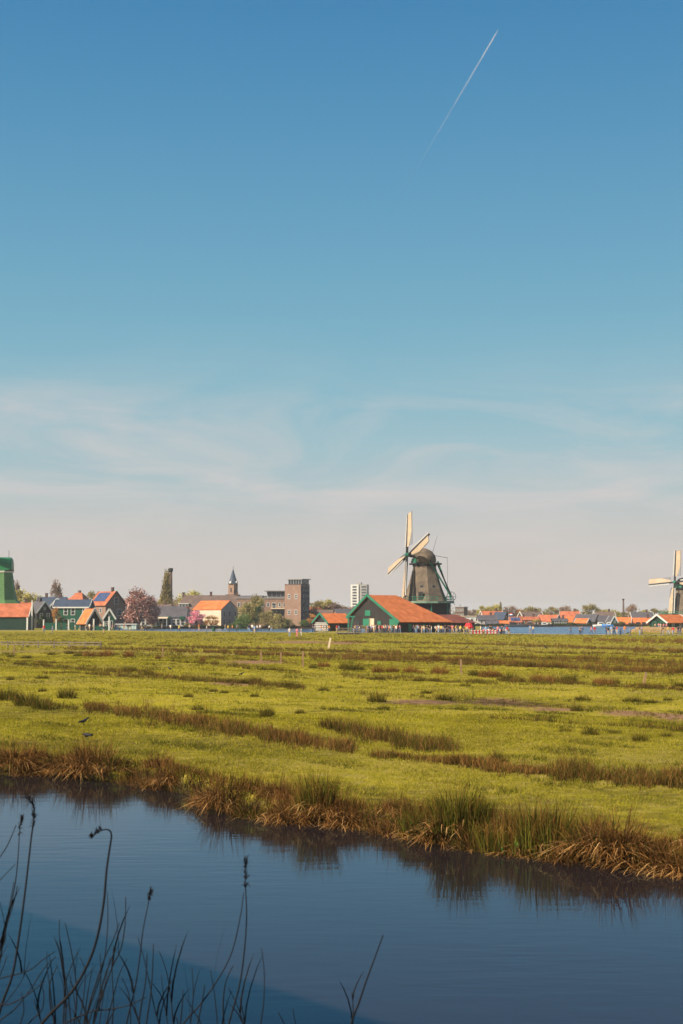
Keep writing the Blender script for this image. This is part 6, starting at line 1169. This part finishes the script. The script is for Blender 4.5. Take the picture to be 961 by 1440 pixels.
for px, f in ((746, 892), (750, 892), (803, 894), (816, 893), (819, 893.2), (832, 893.4), (836.5, 893.2), (853, 893), (856, 893.3), (860, 893), (864, 893.2), (868, 893), (873, 894.3), (879, 893), (886, 894.8), (900, 893.5), (903, 893.2)): person(px, f, 'on the open waterside path', G5)
for px, f in ((930, 893), (933, 894), (947, 893), (954, 892.5), (957, 893), (940, 893.4)): person(px, f, 'before the white trimmed hut', G5)
for px in (919, 924, 926.5, 931, 935): person(px, 0, 'under the white trimmed hut eaves', G5, Y=374, top=prnd.choice(['white', 'pink', 'beige']))

# ------------------------------------------------------------------ birds in the meadow
M_FEATHER = mat('black_feathers', lin(40, 38, 42), 0.6, 0.25, 12)
def bird(px, py, rot, label, pitch=0.0, s=1.0):
    x, y = ground(px, py, gzf(*ground(px, py))); r = empty('jackdaw', (x, y, gzf(x, y) + 0.03), rot, label, 'bird', 'birds on the meadow'); s *= 0.72; r.scale = (s, s, s)
    prof = [(-0.2, 0.012, 0.15, 0.02), (-0.12, 0.03, 0.16, 0.02), (-0.06, 0.06, 0.165, 0.05), (0.02, 0.07, 0.175, 0.066), (0.08, 0.055, 0.195, 0.058), (0.12, 0.036, 0.225, 0.04), (0.15, 0.036, 0.245, 0.037), (0.18, 0.024, 0.245, 0.025), (0.2, 0.009, 0.24, 0.01), (0.235, 0.003, 0.232, 0.003)]
    rg = []
    for xx, w, z, h in prof: rg.append([(xx, w * math.cos(i * math.pi / 4), z + (xx * pitch) + h * math.sin(i * math.pi / 4)) for i in range(8)])
    MB().rings(rg).build('body', M_FEATHER, r, True)
    for q in (-1, 1):
        MB().rings([[(-0.2, q * 0.03, 0.165), (-0.2, q * 0.045, 0.16), (-0.2, q * 0.035, 0.15)], [(-0.02, q * 0.06, 0.215), (-0.02, q * 0.084, 0.18), (-0.02, q * 0.06, 0.14)], [(0.07, q * 0.045, 0.215), (0.07, q * 0.062, 0.195), (0.07, q * 0.05, 0.165)]]).build('wing', M_FEATHER, r)
        MB().tube([(0.01, q * 0.03, 0.13), (-0.005, q * 0.032, 0.06), (0.01, q * 0.034, 0.0)], 0.006, 5).build('leg', M_TARWOOD, r)
bird(118, 1022, 0.5, 'black bird walking on the open grass above the dry tussocks', 0.2, 1.1); bird(123, 1044, 2.7, 'black bird standing just behind the large dry tussock', -0.3, 1.15)
bird(340, 951, 0.3, 'small black bird on the far grass below the rush strip', 0.2); bird(239, 944, 2.6, 'small black bird at the end of the olive rush strip', 0.2, 1.1)
bird(657, 912, 0.3, 'distant black bird among the reddish rushes near the striped barriers', 0.2, 1.4); bird(768, 913, 2.9, 'distant black bird in the rush line right of the barriers', 0.2, 1.5)

# ------------------------------------------------------------------ vapour trail high up, and the timber house behind the photographer whose shadow lies on the ditch
def contrail():
    A = at(702, 40, 20500); B = at(533, 328, 32500); m = bpy.data.materials.new('vapour'); m.use_nodes = True; nt = m.node_tree; N = nt.nodes.new; L = nt.links.new
    b = nt.nodes['Principled BSDF']; b.inputs['Base Color'].default_value = (0.8, 0.8, 0.8, 1); b.inputs['Roughness'].default_value = 1; b.inputs['Specular IOR Level'].default_value = 0
    at_ = N('ShaderNodeAttribute'); at_.attribute_name = 'tone'; sp = N('ShaderNodeSeparateColor'); L(at_.outputs['Color'], sp.inputs[0]); n1 = N('ShaderNodeTexNoise'); n1.inputs['Scale'].default_value = 0.002; n1.inputs['Detail'].default_value = 3; g = N('ShaderNodeNewGeometry'); L(g.outputs['Position'], n1.inputs[0])
    mu = N('ShaderNodeMath'); mu.operation = 'MULTIPLY'; L(sp.outputs[0], mu.inputs[0]); L(n1.outputs[0], mu.inputs[1]); L(mu.outputs[0], b.inputs['Alpha'])
    root = empty('vapour_trail', A, 0, 'thin double white vapour trail of an aircraft fading down the blue sky', 'vapour trail'); d = (B - A).normalized(); side = d.cross(Vector((0, 1, 0))).normalized()
    for s in (-1, 1):
        n = 60; k = 8; V = []; C = []
        for i in range(n + 1):
            t = i / n; r = 5 + 16 * t; c = d * ((B - A).length * t) + side * s * (13 + 9 * t); up = d.cross(side)
            for j in range(k): a = j * 2 * math.pi / k; V.append(c + side * (math.cos(a) * r) + up * (math.sin(a) * r)); C.append((min(1, t * 40) * (0.75 * (1 - t) ** 6 + 0.04 * (1 - t)),) * 3)
        T = []
        for i in range(n):
            for j in range(k): p, q = i * k + j, i * k + (j + 1) % k; T += [(p, q, q + k), (p, q + k, p + k)]
        link('vapour_line', tri_mesh('vapour_line', np.array([tuple(v) for v in V]), np.array(T), m, np.array(C)), root)
contrail()
def near_house():
    h = 7.0; k = h / math.tan(SUN_EL); ox, oy = -SUN_H.x * k, -SUN_H.y * k
    p1, p2 = ground(0, 1270, WL), ground(545, 1440, WL); e1 = Vector((p1[0] - ox, p1[1] - oy, 0)); e2 = Vector((p2[0] - ox, p2[1] - oy, 0)); d = (e2 - e1).normalized(); nrm = Vector((-d.y, d.x, 0))
    if nrm.x > 0: nrm = -nrm                                      # back, away from the ditch
    end = e2 + d * 2.2; Lh = 16; Wd = 6; c = end - d * (Lh / 2) + nrm * (Wd / 2); z0 = 1.4; top = WL + h
    root = empty('waterside_house', (c.x, c.y, z0), math.atan2(d.y, d.x), 'dark green timber house on the near bank beside the photographer', 'house')
    t = top - z0
    MB().box(-Lh / 2 + 0.3, Lh / 2 - 0.3, -Wd / 2 + 0.35, Wd / 2 - 0.35, -2.2, t - 0.2).build('wall', M_DGREEN, root)
    MB().prism([(-Wd / 2, t - 0.15), (Wd / 2, t - 0.15), (Wd / 2, t), (0, t + 1.2), (-Wd / 2, t)], -Lh / 2, Lh / 2, 'x').build('roof', M_ROOF_R, root)
    for s in (-5, -1.5, 2, 5.5): 
        m = MB().box(s - 0.6, s + 0.6, Wd / 2 - 0.33, Wd / 2 - 0.25, 1.2, 2.9).build('window', M_WHITE, root); MB().box(s - 0.48, s + 0.48, Wd / 2 - 0.26, Wd / 2 - 0.22, 1.32, 2.78).build('pane', M_GLASS, m)
near_house()

# ------------------------------------------------------------------ spring haze over the whole plain
def haze():
    m = bpy.data.materials.new('haze'); m.use_nodes = True; nt = m.node_tree; nt.nodes.clear(); v = nt.nodes.new('ShaderNodeVolumePrincipled'); o = nt.nodes.new('ShaderNodeOutputMaterial')
    v.inputs['Color'].default_value = (0.93, 0.92, 0.92, 1); v.inputs['Density'].default_value = 0.00016; v.inputs['Anisotropy'].default_value = 0.0
    nt.links.new(v.outputs[0], o.inputs['Volume'])
    tag(MB().box(-7000, 7000, -7000, 7000, -4, 60).build('haze', m), 'thin pale spring haze over the plain', kind='stuff')
haze()
